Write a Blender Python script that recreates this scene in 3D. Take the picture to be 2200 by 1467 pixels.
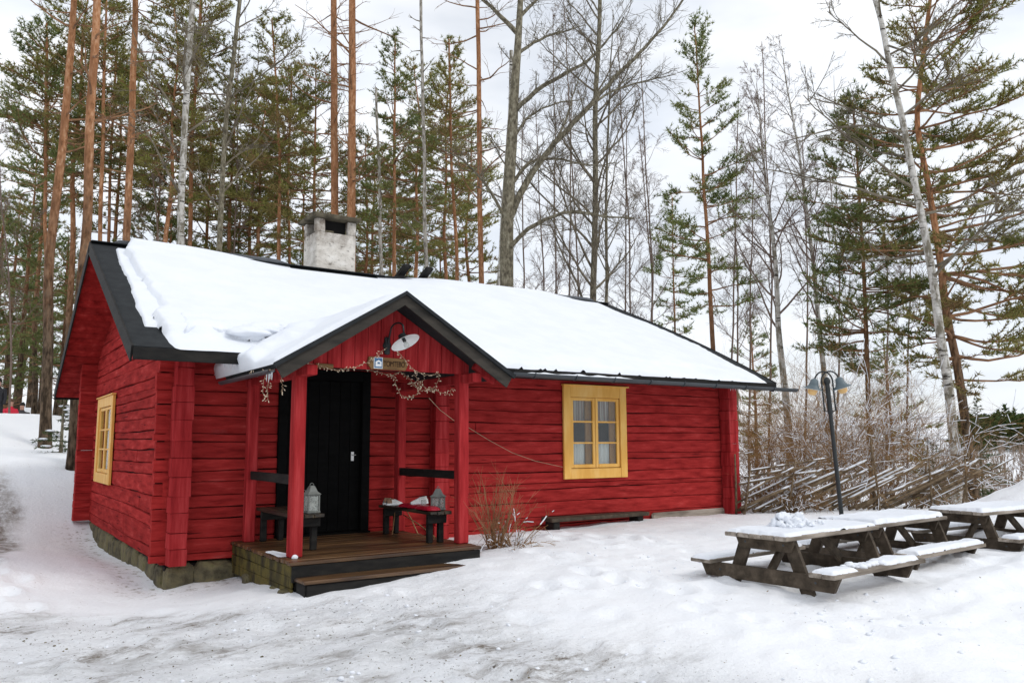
import bpy, bmesh, math, random
import numpy as np
from mathutils import Matrix, Vector

for o in list(bpy.data.objects):
    bpy.data.objects.remove(o, do_unlink=True)
scene = bpy.context.scene
COL = scene.collection
R = math.radians
rng = np.random.default_rng(11)
random.seed(5)

# ------------------------------------------------------------------ camera
CAM = np.array([-1.9914, -10.6892, 1.4321])
YAW, PIT, ROL, FPX = 0.5928, 0.1251, -0.0042, 1730.07
_s, _c = math.sin(YAW), math.cos(YAW)
_r = np.array([_c, -_s, 0.0])
FW = np.array([_s * math.cos(PIT), _c * math.cos(PIT), math.sin(PIT)])
_u = np.cross(_r, FW)
RT = math.cos(ROL) * _r + math.sin(ROL) * _u
UP = -math.sin(ROL) * _r + math.cos(ROL) * _u
cd = bpy.data.cameras.new('camera')
cd.sensor_fit = 'HORIZONTAL'
cd.sensor_width = 36.0
cd.lens = FPX / 2200.0 * 36.0
cd.clip_start = 0.05
cd.clip_end = 3000.0
cam = bpy.data.objects.new('camera', cd)
COL.objects.link(cam)
mw = Matrix(((RT[0], UP[0], -FW[0], CAM[0]), (RT[1], UP[1], -FW[1], CAM[1]), (RT[2], UP[2], -FW[2], CAM[2]), (0, 0, 0, 1)))
cam.matrix_world = mw
scene.camera = cam

# ------------------------------------------------------------------ sky, sun, exposure
SUN_EL, SUN_AZ = R(44), R(-28)          # azimuth measured from -Y (towards the camera side) to +X
sun_dir = Vector((math.sin(-SUN_AZ) * math.cos(SUN_EL), -math.cos(SUN_AZ) * math.cos(SUN_EL), math.sin(SUN_EL)))
world = bpy.data.worlds.new('World')
scene.world = world
world.use_nodes = True
wn, wl = world.node_tree.nodes, world.node_tree.links
wn.clear()
w_out = wn.new('ShaderNodeOutputWorld')
w_bg = wn.new('ShaderNodeBackground')
w_bg.inputs['Strength'].default_value = 0.1
sky = wn.new('ShaderNodeTexSky')
sky.sky_type = 'NISHITA'
sky.sun_disc = False
sky.sun_elevation = SUN_EL
sky.sun_rotation = math.atan2(sun_dir.x, sun_dir.y)
tc = wn.new('ShaderNodeTexCoord')
mp = wn.new('ShaderNodeMapping')
mp.inputs['Scale'].default_value = (1.5, 1.5, 4.5)
mp.inputs['Location'].default_value = (0.35, 0.0, 0.2)
nz = wn.new('ShaderNodeTexNoise')
nz.inputs['Scale'].default_value = 1.6
nz.inputs['Detail'].default_value = 5.0
nz.inputs['Roughness'].default_value = 0.5
nz2 = wn.new('ShaderNodeTexNoise')
nz2.inputs['Scale'].default_value = 2.6
nz2.inputs['Detail'].default_value = 4.0
rp = wn.new('ShaderNodeValToRGB')
rp.color_ramp.elements[0].position = 0.30
rp.color_ramp.elements[0].color = (0.60, 0.60, 0.60, 1)
rp.color_ramp.elements[1].position = 0.56
rp.color_ramp.elements[1].color = (1, 1, 1, 1)
rp2 = wn.new('ShaderNodeValToRGB')
rp2.color_ramp.elements[0].position = 0.35
rp2.color_ramp.elements[0].color = (9.0, 9.5, 10.3, 1)
rp2.color_ramp.elements[1].position = 0.65
rp2.color_ramp.elements[1].color = (10.6, 10.8, 11.1, 1)
mx = wn.new('ShaderNodeMix')
mx.data_type = 'RGBA'
wl.new(tc.outputs['Generated'], mp.inputs['Vector'])
wl.new(mp.outputs['Vector'], nz.inputs['Vector'])
wl.new(mp.outputs['Vector'], nz2.inputs['Vector'])
wl.new(nz.outputs['Fac'], rp.inputs['Fac'])
wl.new(nz2.outputs['Fac'], rp2.inputs['Fac'])
wl.new(rp.outputs['Color'], mx.inputs['Factor'])
wl.new(sky.outputs['Color'], mx.inputs['A'])
wl.new(rp2.outputs['Color'], mx.inputs['B'])
wl.new(mx.outputs['Result'], w_bg.inputs['Color'])
wl.new(w_bg.outputs['Background'], w_out.inputs['Surface'])

sd = bpy.data.lights.new('sun', 'SUN')
sd.energy = 1.0
sd.angle = R(18)
sd.color = (1.0, 0.965, 0.91)
sun = bpy.data.objects.new('sun', sd)
COL.objects.link(sun)
sun.rotation_euler = sun_dir.to_track_quat('Z', 'Y').to_euler()
vs = scene.view_settings
vs.view_transform = 'Standard'
vs.look = 'None'
vs.gamma = 1.0
vs.use_curve_mapping = False
vs.exposure = 0.10
scene.cycles.max_bounces = 6
scene.cycles.diffuse_bounces = 3
scene.cycles.glossy_bounces = 2
scene.cycles.transmission_bounces = 3
scene.cycles.transparent_max_bounces = 8

# ------------------------------------------------------------------ geometry helpers
def ray(u, v):
    return FW + RT * (u - 1100.0) / FPX - UP * (v - 733.5) / FPX
def on_y(u, v, Y):
    d = ray(u, v); return CAM + d * (Y - CAM[1]) / d[1]
def on_x(u, v, X):
    d = ray(u, v); return CAM + d * (X - CAM[0]) / d[0]
def on_z(u, v, Z):
    d = ray(u, v); return CAM + d * (Z - CAM[2]) / d[2]
def at_d(u, v, D):
    d = ray(u, v); return CAM + d * D / math.hypot(d[0], d[1])

def _hash(ix, iy, iz, seed):
    h = (ix.astype(np.int64) * 374761393 + iy.astype(np.int64) * 668265263 + iz.astype(np.int64) * 2147483647 + seed * 1274126177) & 0xFFFFFFFF
    h = ((h ^ (h >> 13)) * 1274126177) & 0xFFFFFFFF
    h = h ^ (h >> 16)
    return (h & 0xFFFF) / 32767.5 - 1.0
def vnoise(x, y, z=0.0, seed=0):
    x, y, z = np.broadcast_arrays(np.asarray(x, float), np.asarray(y, float), np.asarray(z, float))
    ix, iy, iz = np.floor(x), np.floor(y), np.floor(z)
    fx, fy, fz = x - ix, y - iy, z - iz
    fx, fy, fz = [f * f * (3 - 2 * f) for f in (fx, fy, fz)]
    r = 0
    for a in (0, 1):
        for b in (0, 1):
            for c in (0, 1):
                w = (fx if a else 1 - fx) * (fy if b else 1 - fy) * (fz if c else 1 - fz)
                r = r + w * _hash(ix + a, iy + b, iz + c, seed)
    return r
def fbm(x, y, z=0.0, seed=0, octv=4):
    r = 0; a = 1.0; f = 1.0; t = 0
    for i in range(octv):
        r = r + a * vnoise(np.asarray(x) * f, np.asarray(y) * f, np.asarray(z) * f, seed + i * 17); t += a; a *= .5; f *= 2.03
    return r / t
def sstep(a, b, x):
    t = np.clip((np.asarray(x, float) - a) / (b - a), 0, 1); return t * t * (3 - 2 * t)

class MB:
    """collects vertices and polygons, builds ONE mesh object"""
    def __init__(s):
        s.v = []; s.f = []; s.n = 0; s.lazy = {}
    def add(s, v, f):
        v = np.asarray(v, float).reshape(-1, 3)
        s.v.append(v)
        if isinstance(f, np.ndarray):
            s.f.append((f + s.n))
        else:
            for q in f:
                s.f.append(np.asarray([q]) + s.n)
        s.n += len(v)
        return s
    def flush(s):
        s.n = sum(len(v) for v in s.v)
        for (n, sides), lst in s.lazy.items():
            pts = np.array([q[0] for q in lst], float); rad = np.array([np.broadcast_to(np.asarray(q[1], float), (n,)) for q in lst]); m = len(lst)
            d = np.gradient(pts, axis=1) if n > 2 else np.repeat(pts[:, 1:] - pts[:, :1], n, 1)
            d /= (np.linalg.norm(d, axis=2, keepdims=True) + 1e-12)
            ref = np.where(np.abs(d[:, :1, 2:3]) < .9, np.array([0.31, 0.17, 0.93]), np.array([1.0, .1, 0]))
            x = np.cross(d, np.broadcast_to(ref, d.shape)); x /= (np.linalg.norm(x, axis=2, keepdims=True) + 1e-12); y = np.cross(d, x)
            a = np.arange(sides) * 2 * math.pi / sides
            V = pts[:, :, None] + rad[:, :, None, None] * (np.cos(a)[:, None] * x[:, :, None] + np.sin(a)[:, None] * y[:, :, None])
            i = np.arange(n - 1)[:, None] * sides; j = np.arange(sides)[None]; k = (j + 1) % sides
            F = np.stack([i + j, i + k, i + sides + k, i + sides + j], -1).reshape(1, -1, 4) + (np.arange(m) * n * sides)[:, None, None]
            s.v.append(V.reshape(-1, 3)); s.f.append(F.reshape(-1, 4) + s.n); s.n += m * n * sides
        s.lazy = {}
    def mesh(s, name, smooth=False):
        s.flush()
        me = bpy.data.meshes.new(name)
        V = np.concatenate(s.v) if s.v else np.zeros((0, 3))
        loops = np.concatenate([f.ravel() for f in s.f]).astype(np.int32)
        tot = np.concatenate([np.full(len(f), f.shape[1], np.int32) for f in s.f])
        st = np.concatenate([[0], np.cumsum(tot)[:-1]]).astype(np.int32)
        me.vertices.add(len(V)); me.vertices.foreach_set('co', V.ravel().astype(np.float32))
        me.loops.add(len(loops)); me.loops.foreach_set('vertex_index', loops)
        me.polygons.add(len(tot)); me.polygons.foreach_set('loop_start', st); me.polygons.foreach_set('loop_total', tot)
        me.polygons.foreach_set('use_smooth', np.full(len(tot), bool(smooth)))
        me.update(calc_edges=True); me.validate()
        return me
    def build(s, name, mat, parent=None, smooth=False, **kw):
        return link(name, s.mesh(name, smooth), mat, parent, **kw)
    def box(s, p0, p1, M=None):
        (x0, y0, z0), (x1, y1, z1) = p0, p1
        v = np.array([(x0, y0, z0), (x1, y0, z0), (x1, y1, z0), (x0, y1, z0), (x0, y0, z1), (x1, y0, z1), (x1, y1, z1), (x0, y1, z1)], float)
        if M is not None: v = xf(M, v)
        return s.add(v, np.array([(0, 3, 2, 1), (4, 5, 6, 7), (0, 1, 5, 4), (1, 2, 6, 5), (2, 3, 7, 6), (3, 0, 4, 7)]))
    def cbox(s, p0, p1, b=.006, M=None, jit=0.0):
        """box with chamfered edges"""
        p0 = np.minimum(p0, p1).astype(float); q1 = np.maximum(p0, p1).astype(float)
        vs_ = []; idx = {}
        for cx in (0, 1):
            for cy in (0, 1):
                for cz in (0, 1):
                    cor = np.array([(p0, q1)[cx][0], (p0, q1)[cy][1], (p0, q1)[cz][2]])
                    sg = np.array([1 - 2 * cx, 1 - 2 * cy, 1 - 2 * cz])
                    if jit: cor = cor + rng.uniform(-jit, jit, 3)
                    for ax in range(3):      # vertex lying on the face normal to ax
                        p = cor.copy()
                        for k in range(3):
                            if k != ax: p[k] += sg[k] * b
                        idx[(cx, cy, cz, ax)] = len(vs_); vs_.append(p)
        F4 = []; F3 = []
        for ax in range(3):
            o = [k for k in range(3) if k != ax]
            for side in (0, 1):
                q = []
                for (a_, b_) in ((0, 0), (1, 0), (1, 1), (0, 1)):
                    c = [0, 0, 0]; c[ax] = side; c[o[0]] = a_; c[o[1]] = b_
                    q.append(idx[(*c, ax)])
                flip = (side == 0) ^ (ax == 1)
                F4.append(q[::-1] if flip else q)
        for ax in range(3):                  # edges along ax
            o = [k for k in range(3) if k != ax]
            for a_ in (0, 1):
                for b_ in (0, 1):
                    c0 = [0, 0, 0]; c0[o[0]] = a_; c0[o[1]] = b_; c1 = list(c0); c1[ax] = 1
                    q = [idx[(*c0, o[0])], idx[(*c1, o[0])], idx[(*c1, o[1])], idx[(*c0, o[1])]]
                    F4.append(q)
        for cx in (0, 1):
            for cy in (0, 1):
                for cz in (0, 1):
                    F3.append([idx[(cx, cy, cz, k)] for k in range(3)])
        v = np.array(vs_)
        if M is not None: v = xf(M, v)
        s.v.append(v); s.f.append(np.array(F4) + s.n); s.f.append(np.array(F3) + s.n); s.n += len(v)
        return s
    def beam(s, a, b, w, h, up=(0, 0, 1), bev=.006, jit=0.0):
        """chamfered bar from a to b, w across, h along up"""
        a = np.asarray(a, float); b = np.asarray(b, float)
        L = np.linalg.norm(b - a); x = (b - a) / L
        z = np.asarray(up, float); z = z - x * (z @ x); z /= np.linalg.norm(z); y = np.cross(z, x)
        M = np.eye(4); M[:3, 0] = x; M[:3, 1] = y; M[:3, 2] = z; M[:3, 3] = a
        return s.cbox((0, -w / 2, -h / 2), (L, w / 2, h / 2), bev, M, jit)
    def tube(s, pts, rad, sides=6, caps=True):
        n = len(pts)
        if not caps and sides <= 6:                      # thin twigs are gathered and swept in one go
            s.lazy.setdefault((n, sides), []).append((pts, rad)); s.n = max(s.n, 1); return s
        pts = np.asarray(pts, float)
        rad = np.broadcast_to(np.asarray(rad, float), (n,))
        d = np.gradient(pts, axis=0); d /= (np.linalg.norm(d, axis=1, keepdims=True) + 1e-12)
        ref = np.array([0.31, 0.17, 0.93]) if abs(d[0][2]) < .9 else np.array([1.0, .1, 0])
        x = np.cross(d, ref); x /= (np.linalg.norm(x, axis=1, keepdims=True) + 1e-12); y = np.cross(d, x)
        a = np.arange(sides) * 2 * math.pi / sides
        V = pts[:, None] + rad[:, None, None] * (np.cos(a)[None, :, None] * x[:, None] + np.sin(a)[None, :, None] * y[:, None])
        i = np.arange(n - 1)[:, None] * sides; j = np.arange(sides)[None]; k = (j + 1) % sides
        F = np.stack([i + j, i + k, i + sides + k, i + sides + j], -1).reshape(-1, 4)
        s.v.append(V.reshape(-1, 3)); s.f.append(F + s.n)
        if caps:
            s.f.append(np.array([list(range(sides))[::-1]]) + s.n); s.f.append(np.array([list(range((n - 1) * sides, n * sides))]) + s.n)
        s.n += n * sides
        return s
    def grid(s, P):
        """P (n,m,3) grid of points"""
        n, m = P.shape[:2]
        i = np.arange(n - 1)[:, None] * m; j = np.arange(m - 1)[None]
        F = np.stack([i + j, i + m + j, i + m + j + 1, i + j + 1], -1).reshape(-1, 4)
        return s.add(P.reshape(-1, 3), F)
    def lathe(s, prof, M=None, n=24):
        prof = np.asarray(prof, float); a = np.arange(n + 1) * 2 * math.pi / n
        P = np.stack([prof[:, None, 0] * np.cos(a), prof[:, None, 0] * np.sin(a), np.broadcast_to(prof[:, None, 1], (len(prof), n + 1))], -1)
        if M is not None: P = xf(M, P.reshape(-1, 3)).reshape(P.shape)
        return s.grid(P)
    def blob(s, c, r, seed=0, amp=.2, n=16, fr=1.5):
        th = np.linspace(0, math.pi, n // 2 + 1); ph = np.linspace(0, 2 * math.pi, n + 1)
        T, Pp = np.meshgrid(th, ph, indexing='ij')
        D = np.stack([np.sin(T) * np.cos(Pp), np.sin(T) * np.sin(Pp), np.cos(T)], -1)
        k = 1 + amp * fbm(D[..., 0] * fr + seed * 3.1, D[..., 1] * fr, D[..., 2] * fr, seed, 3)
        return s.grid(np.asarray(c) + D * np.asarray(r) * k[..., None])

def xf(M, v):
    M = np.asarray(M); return v @ M[:3, :3].T + M[:3, 3]
def frame(o, x, y, z):
    M = np.eye(4); M[:3, 0] = x; M[:3, 1] = y; M[:3, 2] = z; M[:3, 3] = o; return M
def link(name, me, mat, parent=None, label=None, cat=None, group=None, kind=None):
    o = bpy.data.objects.new(name, me); COL.objects.link(o)
    if me is not None and mat is not None and not len(me.materials): me.materials.append(mat)
    if parent is not None: o.parent = parent
    tag(o, label, cat, group, kind)
    return o
def tag(o, label=None, cat=None, group=None, kind=None):
    if label: o['label'] = label
    if cat: o['category'] = cat
    if group: o['group'] = group
    if kind: o['kind'] = kind
    return o
def thing(name, label, cat, loc=(0, 0, 0), rz=0.0, group=None):
    o = bpy.data.objects.new(name, None); COL.objects.link(o)
    o.location = loc; o.rotation_euler = (0, 0, rz); o.empty_display_size = .2
    return tag(o, label, cat, group)
def copy_tree(o, parent=None):
    c = o.copy(); COL.objects.link(c); c.parent = parent
    for ch in list(o.children): copy_tree(ch, c)
    return c

# ------------------------------------------------------------------ materials
def mat(name, cols, scale=(4, 4, 4), detail=5, rough=.8, bump=.25, bscale=None, bdist=.02, var=0.0, spec=.3, dist=0.0, lo=.35, hi=.65, metal=0.0, extra=None):
    """noise driven colour (cols spread over the ramp) + noise bump; var = per object value change"""
    m = bpy.data.materials.new(name); m.use_nodes = True
    N, L = m.node_tree.nodes, m.node_tree.links
    b = N['Principled BSDF']; b.inputs['Roughness'].default_value = rough; b.inputs['Specular IOR Level'].default_value = spec
    b.inputs['Metallic'].default_value = metal
    tcn = N.new('ShaderNodeTexCoord'); mpn = N.new('ShaderNodeMapping'); mpn.inputs['Scale'].default_value = scale
    L.new(tcn.outputs['Object'], mpn.inputs['Vector'])
    n1 = N.new('ShaderNodeTexNoise'); n1.inputs['Scale'].default_value = 1.0; n1.inputs['Detail'].default_value = detail; n1.inputs['Roughness'].default_value = .6; n1.inputs['Distortion'].default_value = dist
    L.new(mpn.outputs['Vector'], n1.inputs['Vector'])
    r = N.new('ShaderNodeValToRGB'); e = r.color_ramp.elements
    for i, c in enumerate(cols):
        p = lo + (hi - lo) * i / max(1, len(cols) - 1)
        q = e[i] if i < 2 else e.new(p)
        q.position = p; q.color = (*c, 1)
    L.new(n1.outputs['Fac'], r.inputs['Fac'])
    colsock = r.outputs['Color']
    if var:
        oi = N.new('ShaderNodeObjectInfo'); hs = N.new('ShaderNodeHueSaturation'); mr = N.new('ShaderNodeMapRange')
        mr.inputs['To Min'].default_value = 1 - var; mr.inputs['To Max'].default_value = 1 + var
        L.new(oi.outputs['Random'], mr.inputs['Value']); L.new(mr.outputs['Result'], hs.inputs['Value'])
        L.new(colsock, hs.inputs['Color']); colsock = hs.outputs['Color']
    if extra: colsock = extra(m, N, L, tcn, colsock, n1)
    L.new(colsock, b.inputs['Base Color'])
    if bump:
        n2 = N.new('ShaderNodeTexNoise'); n2.inputs['Scale'].default_value = 1.0; n2.inputs['Detail'].default_value = 5; n2.inputs['Roughness'].default_value = .65
        mp2 = N.new('ShaderNodeMapping'); mp2.inputs['Scale'].default_value = bscale or tuple(3 * k for k in scale)
        L.new(tcn.outputs['Object'], mp2.inputs['Vector']); L.new(mp2.outputs['Vector'], n2.inputs['Vector'])
        bn = N.new('ShaderNodeBump'); bn.inputs['Strength'].default_value = bump; bn.inputs['Distance'].default_value = bdist
        L.new(n2.outputs['Fac'], bn.inputs['Height']); L.new(bn.outputs['Normal'], b.inputs['Normal'])
    return m

def mixnode(N, L, fac, a, b, mode='MIX'):
    x = N.new('ShaderNodeMix'); x.data_type = 'RGBA'; x.blend_type = mode
    for s, v in (('Factor', fac), ('A', a), ('B', b)):
        if isinstance(v, (int, float)): x.inputs[s].default_value = v
        elif isinstance(v, tuple): x.inputs[s].default_value = (*v, 1)
        else: L.new(v, x.inputs[s])
    return x.outputs['Result']
def noise_mask(N, L, tcn, scale, lo, hi, detail=6, rough=.6, src='Object'):
    mpn = N.new('ShaderNodeMapping'); mpn.inputs['Scale'].default_value = scale
    L.new(tcn.outputs[src], mpn.inputs['Vector'])
    n = N.new('ShaderNodeTexNoise'); n.inputs['Scale'].default_value = 1; n.inputs['Detail'].default_value = detail; n.inputs['Roughness'].default_value = rough
    L.new(mpn.outputs['Vector'], n.inputs['Vector'])
    mr = N.new('ShaderNodeMapRange'); mr.inputs['From Min'].default_value = lo; mr.inputs['From Max'].default_value = hi; mr.clamp = True
    L.new(n.outputs['Fac'], mr.inputs['Value'])
    return mr.outputs['Result']

def red_extra(axis):
    sc = {'x': (1.1, 1, 26), 'y': (1, 1.1, 26), 'z': (26, 26, 1.1)}[axis]
    s2 = {'x': (2.2, 2, 8), 'y': (2, 2.2, 8), 'z': (9, 9, 2)}[axis]
    def f(m, N, L, tcn, col, n1):
        crack = noise_mask(N, L, tcn, sc, .635, .675, 6, .6)
        col = mixnode(N, L, crack, col, (.035, .004, .006))
        worn = noise_mask(N, L, tcn, s2, .60, .80, 8, .7)
        return mixnode(N, L, worn, col, (.27, .05, .05))
    return f
RED = [(.18, .0125, .013), (.30, .0235, .0225), (.395, .034, .032), (.50, .068, .063)]
M_red = {a: mat('falu_red_paint_' + a, RED, {'x': (2.2, 7, 13), 'y': (7, 2.2, 13), 'z': (12, 12, 2)}[a], 6, .95, .6,
                {'x': (3, 20, 55), 'y': (20, 3, 55), 'z': (55, 55, 3)}[a], .012, .13, .04, extra=red_extra(a), lo=.27, hi=.74) for a in 'xyz'}
M_red_clean = mat('red_board_paint', [(.24, .016, .018), (.34, .026, .028), (.44, .048, .050)], (14, 14, 1.2), 8, .9, .45, (60, 60, 3), .006, .08, .06)
M_gap = mat('wall_core', [(.006, .004, .004), (.012, .008, .007)], rough=.95, bump=0)
M_felt = mat('black_roofing_felt', [(.014, .016, .018), (.024, .027, .029)], (6, 6, 6), 6, .9, .5, (160, 160, 160), .004, 0, .25)
M_black = mat('black_tarred_wood', [(.006, .006, .006), (.013, .012, .011), (.022, .02, .017)], (3, 3, 12), 5, .75, .35, (30, 30, 30), .006, .1, .22)
M_door = mat('black_door_paint', [(.0025, .0025, .0025), (.005, .005, .005)], (3, 3, 12), 5, .8, .3, (30, 30, 30), .004, .1, .10)
M_fascia = mat('dark_brown_bargeboard', [(.018, .016, .013), (.035, .030, .024), (.048, .040, .032)], (2, 9, 9), 5, .75, .3, (8, 50, 50), .006, .05, .3)
M_white_snow = mat('snow', [(.755, .785, .84), (.80, .825, .865)], (2, 2, 2), 4, .65, .22, (14, 14, 14), .03, 0, .25)
M_yellow = mat('ochre_window_paint', [(.78, .40, .075), (.86, .48, .11), (.90, .56, .18)], (5, 5, 1.2), 6, .55, .25, (40, 40, 6), .004, .06, .35)
M_ochre2 = mat('dark_ochre_window_wood', [(.28, .125, .03), (.36, .175, .05)], (5, 5, 1.2), 6, .6, .25, (40, 40, 6), .004, .05, .3)
M_deck = mat('wet_brown_deck_wood', [(.022, .012, .006), (.06, .028, .012), (.115, .058, .022), (.16, .085, .035)], (1.2, 14, 8), 7, .42, .35, (3, 60, 40), .006, .28, .45, lo=.3, hi=.7)
M_moss = mat('mossy_dark_wood', [(.018, .014, .008), (.045, .036, .013), (.105, .082, .020), (.03, .023, .012)], (4, 6, 3), 7, .85, .5, (40, 40, 8), .01, .12, .2, lo=.3, hi=.72)
M_stone = mat('mossy_foundation_stone', [(.045, .038, .026), (.11, .095, .06), (.17, .145, .08), (.10, .105, .04)], (5, 5, 5), 8, .92, .7, (22, 22, 22), .03, .2, .15, lo=.3, hi=.72)
M_grey_wood = mat('weathered_grey_table_wood', [(.085, .068, .052), (.20, .168, .135), (.33, .285, .24), (.42, .375, .325)], (1.3, 11, 11), 7, .85, .45, (4, 55, 55), .008, .16, .2, lo=.28, hi=.72)
M_dark_wood = mat('dark_table_wood', [(.028, .021, .014), (.066, .050, .035), (.12, .092, .066)], (9, 9, 9), 7, .8, .5, (40, 40, 40), .008, .16, .25, lo=.28, hi=.72)  # darker brown tone for the table frames and the low bench seat
M_metal_grey = mat('grey_green_lantern_metal', [(.13, .14, .13), (.20, .21, .195)], (9, 9, 9), 5, .6, .2, (60, 60, 60), .003, .1, .4)
M_black_metal = mat('black_lamp_metal', [(.010, .013, .014), (.018, .022, .023)], (9, 9, 9), 4, .45, .1, (60, 60, 60), .002, 0, .45)
M_blue_grey = mat('blue_grey_enamel', [(.085, .115, .13), (.125, .16, .175)], (9, 9, 9), 4, .5, .1, (50, 50, 50), .002, 0, .4)
M_enamel = mat('white_enamel', [(.72, .73, .72), (.80, .80, .79)], (9, 9, 9), 3, .4, 0, spec=.5)
M_amber = mat('amber_frosted_glass', [(.70, .40, .13), (.80, .55, .25)], (5, 5, 5), 3, .35, 0, spec=.5)
M_gutter = mat('dark_grey_gutter_metal', [(.030, .036, .042), (.044, .052, .058)], (3, 3, 3), 4, .4, .08, (40, 40, 40), .002, 0, .5)
M_sign = mat('varnished_sign_wood', [(.10, .048, .014), (.17, .088, .027), (.225, .125, .042)], (3, 9, 16), 6, .6, .3, (8, 50, 60), .004, 0, .35)
M_letter = mat('dark_engraved_letters', [(.03, .014, .006), (.05, .022, .009)], (20, 20, 20), 3, .8, 0)
M_blue = mat('blue_sign_enamel', [(.035, .12, .26), (.05, .155, .31)], (8, 8, 8), 3, .4, 0, spec=.5)
M_signwhite = mat('white_sign_enamel', [(.74, .78, .80), (.80, .82, .83)], (8, 8, 8), 3, .4, 0, spec=.5)
M_bulb = mat('cream_fairy_light', [(.75, .60, .42), (.85, .72, .55)], (60, 60, 60), 2, .35, 0, spec=.5)
M_wire = mat('pale_wire', [(.35, .24, .15), (.45, .33, .22)], (30, 30, 30), 2, .6, 0)
M_cushion = mat('glossy_red_cushion', [(.28, .006, .018), (.42, .014, .035)], (8, 8, 8), 4, .28, .25, (25, 25, 25), .01, 0, .6)
M_shoe = mat('white_shoe_canvas', [(.60, .59, .57), (.72, .71, .69)], (20, 20, 20), 4, .75, .2, (120, 120, 120), .002)
M_shoe_tan = mat('tan_shoe_heel', [(.20, .12, .075), (.28, .175, .11)], (20, 20, 20), 4, .75, .2, (120, 120, 120), .002)
M_curtain = mat('white_cotton_curtain', [(.70, .685, .69), (.80, .785, .785)], (25, 25, 2), 4, .9, .15, (60, 60, 4), .004)
M_stripe = mat('striped_curtain', [(.52, .47, .46), (.24, .15, .14), (.58, .53, .51)], (28, 28, .2), 1, .9, .1, (60, 60, 4), .004, lo=.38, hi=.62)
M_ice = mat('grey_ice', [(.55, .60, .64), (.70, .74, .77)], (10, 10, 10), 4, .2, .2, (30, 30, 30), .01, 0, .5)
M_twig = mat('brown_shrub_twigs', [(.12, .062, .022), (.235, .13, .05), (.32, .195, .088)], (3, 3, 3), 4, .85, 0, var=.12)
M_twig_tan = mat('tan_dry_stems', [(.17, .085, .04), (.29, .155, .075), (.38, .22, .115)], (3, 3, 3), 4, .85, 0, var=.1)
M_pole = mat('grey_brown_fence_pole', [(.075, .05, .028), (.16, .112, .066), (.24, .18, .115)], (9, 9, 9), 6, .85, .4, (30, 30, 30), .006, .15)
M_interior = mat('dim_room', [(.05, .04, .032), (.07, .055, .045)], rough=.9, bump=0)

def glass_mat():
    m = bpy.data.materials.new('window_glass'); m.use_nodes = True
    N, L = m.node_tree.nodes, m.node_tree.links
    N.remove(N['Principled BSDF'])
    t = N.new('ShaderNodeBsdfTransparent'); t.inputs['Color'].default_value = (.90, .93, .92, 1)
    g = N.new('ShaderNodeBsdfGlossy'); g.inputs['Roughness'].default_value = .02
    fr = N.new('ShaderNodeFresnel'); gb = N.new('ShaderNodeNewGeometry'); mrg = N.new('ShaderNodeMapRange')   # same reflectance from both faces of the pane
    mrg.inputs['To Min'].default_value = 1.5; mrg.inputs['To Max'].default_value = 1 / 1.5; L.new(gb.outputs['Backfacing'], mrg.inputs['Value']); L.new(mrg.outputs['Result'], fr.inputs['IOR'])
    nt = N.new('ShaderNodeTexNoise'); nt.inputs['Scale'].default_value = 3.0
    bp = N.new('ShaderNodeBump'); bp.inputs['Strength'].default_value = .015; bp.inputs['Distance'].default_value = .02
    L.new(nt.outputs['Fac'], bp.inputs['Height']); L.new(bp.outputs['Normal'], g.inputs['Normal'])
    mxs = N.new('ShaderNodeMixShader'); L.new(fr.outputs['Fac'], mxs.inputs['Fac']); L.new(t.outputs[0], mxs.inputs[1]); L.new(g.outputs[0], mxs.inputs[2])
    L.new(mxs.outputs[0], N['Material Output'].inputs['Surface'])
    return m
M_glass = glass_mat()

def chimney_extra(m, N, L, tcn, col, n1):
    soot = noise_mask(N, L, tcn, (5, 5, 3), .36, .62, 6, .6)
    sx = N.new('ShaderNodeSeparateXYZ'); L.new(tcn.outputs['Object'], sx.inputs[0])
    mr = N.new('ShaderNodeMapRange'); mr.inputs['From Min'].default_value = 5.1; mr.inputs['From Max'].default_value = 5.42; L.new(sx.outputs['Z'], mr.inputs['Value'])
    mu = N.new('ShaderNodeMath'); mu.operation = 'MULTIPLY'; L.new(soot, mu.inputs[0]); L.new(mr.outputs['Result'], mu.inputs[1])
    col = mixnode(N, L, mu.outputs[0], col, (.09, .055, .03))
    cr = noise_mask(N, L, tcn, (9, 9, 14), .56, .66, 10, .75)
    return mixnode(N, L, cr, col, (.10, .085, .07))
M_chimney = mat('whitewashed_chimney', [(.40, .365, .32), (.60, .565, .51), (.72, .69, .64)], (4, 4, 7), 8, .9, .55, (18, 18, 30), .02, 0, .15, extra=chimney_extra, lo=.3, hi=.7)
M_cap = mat('mossy_chimney_slab', [(.045, .038, .024), (.09, .075, .05), (.14, .12, .08)], (6, 6, 6), 8, .9, .6, (25, 25, 25), .02)
M_soot = mat('sooty_black', [(.004, .004, .004), (.008, .007, .006)], rough=.95, bump=0)

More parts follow.
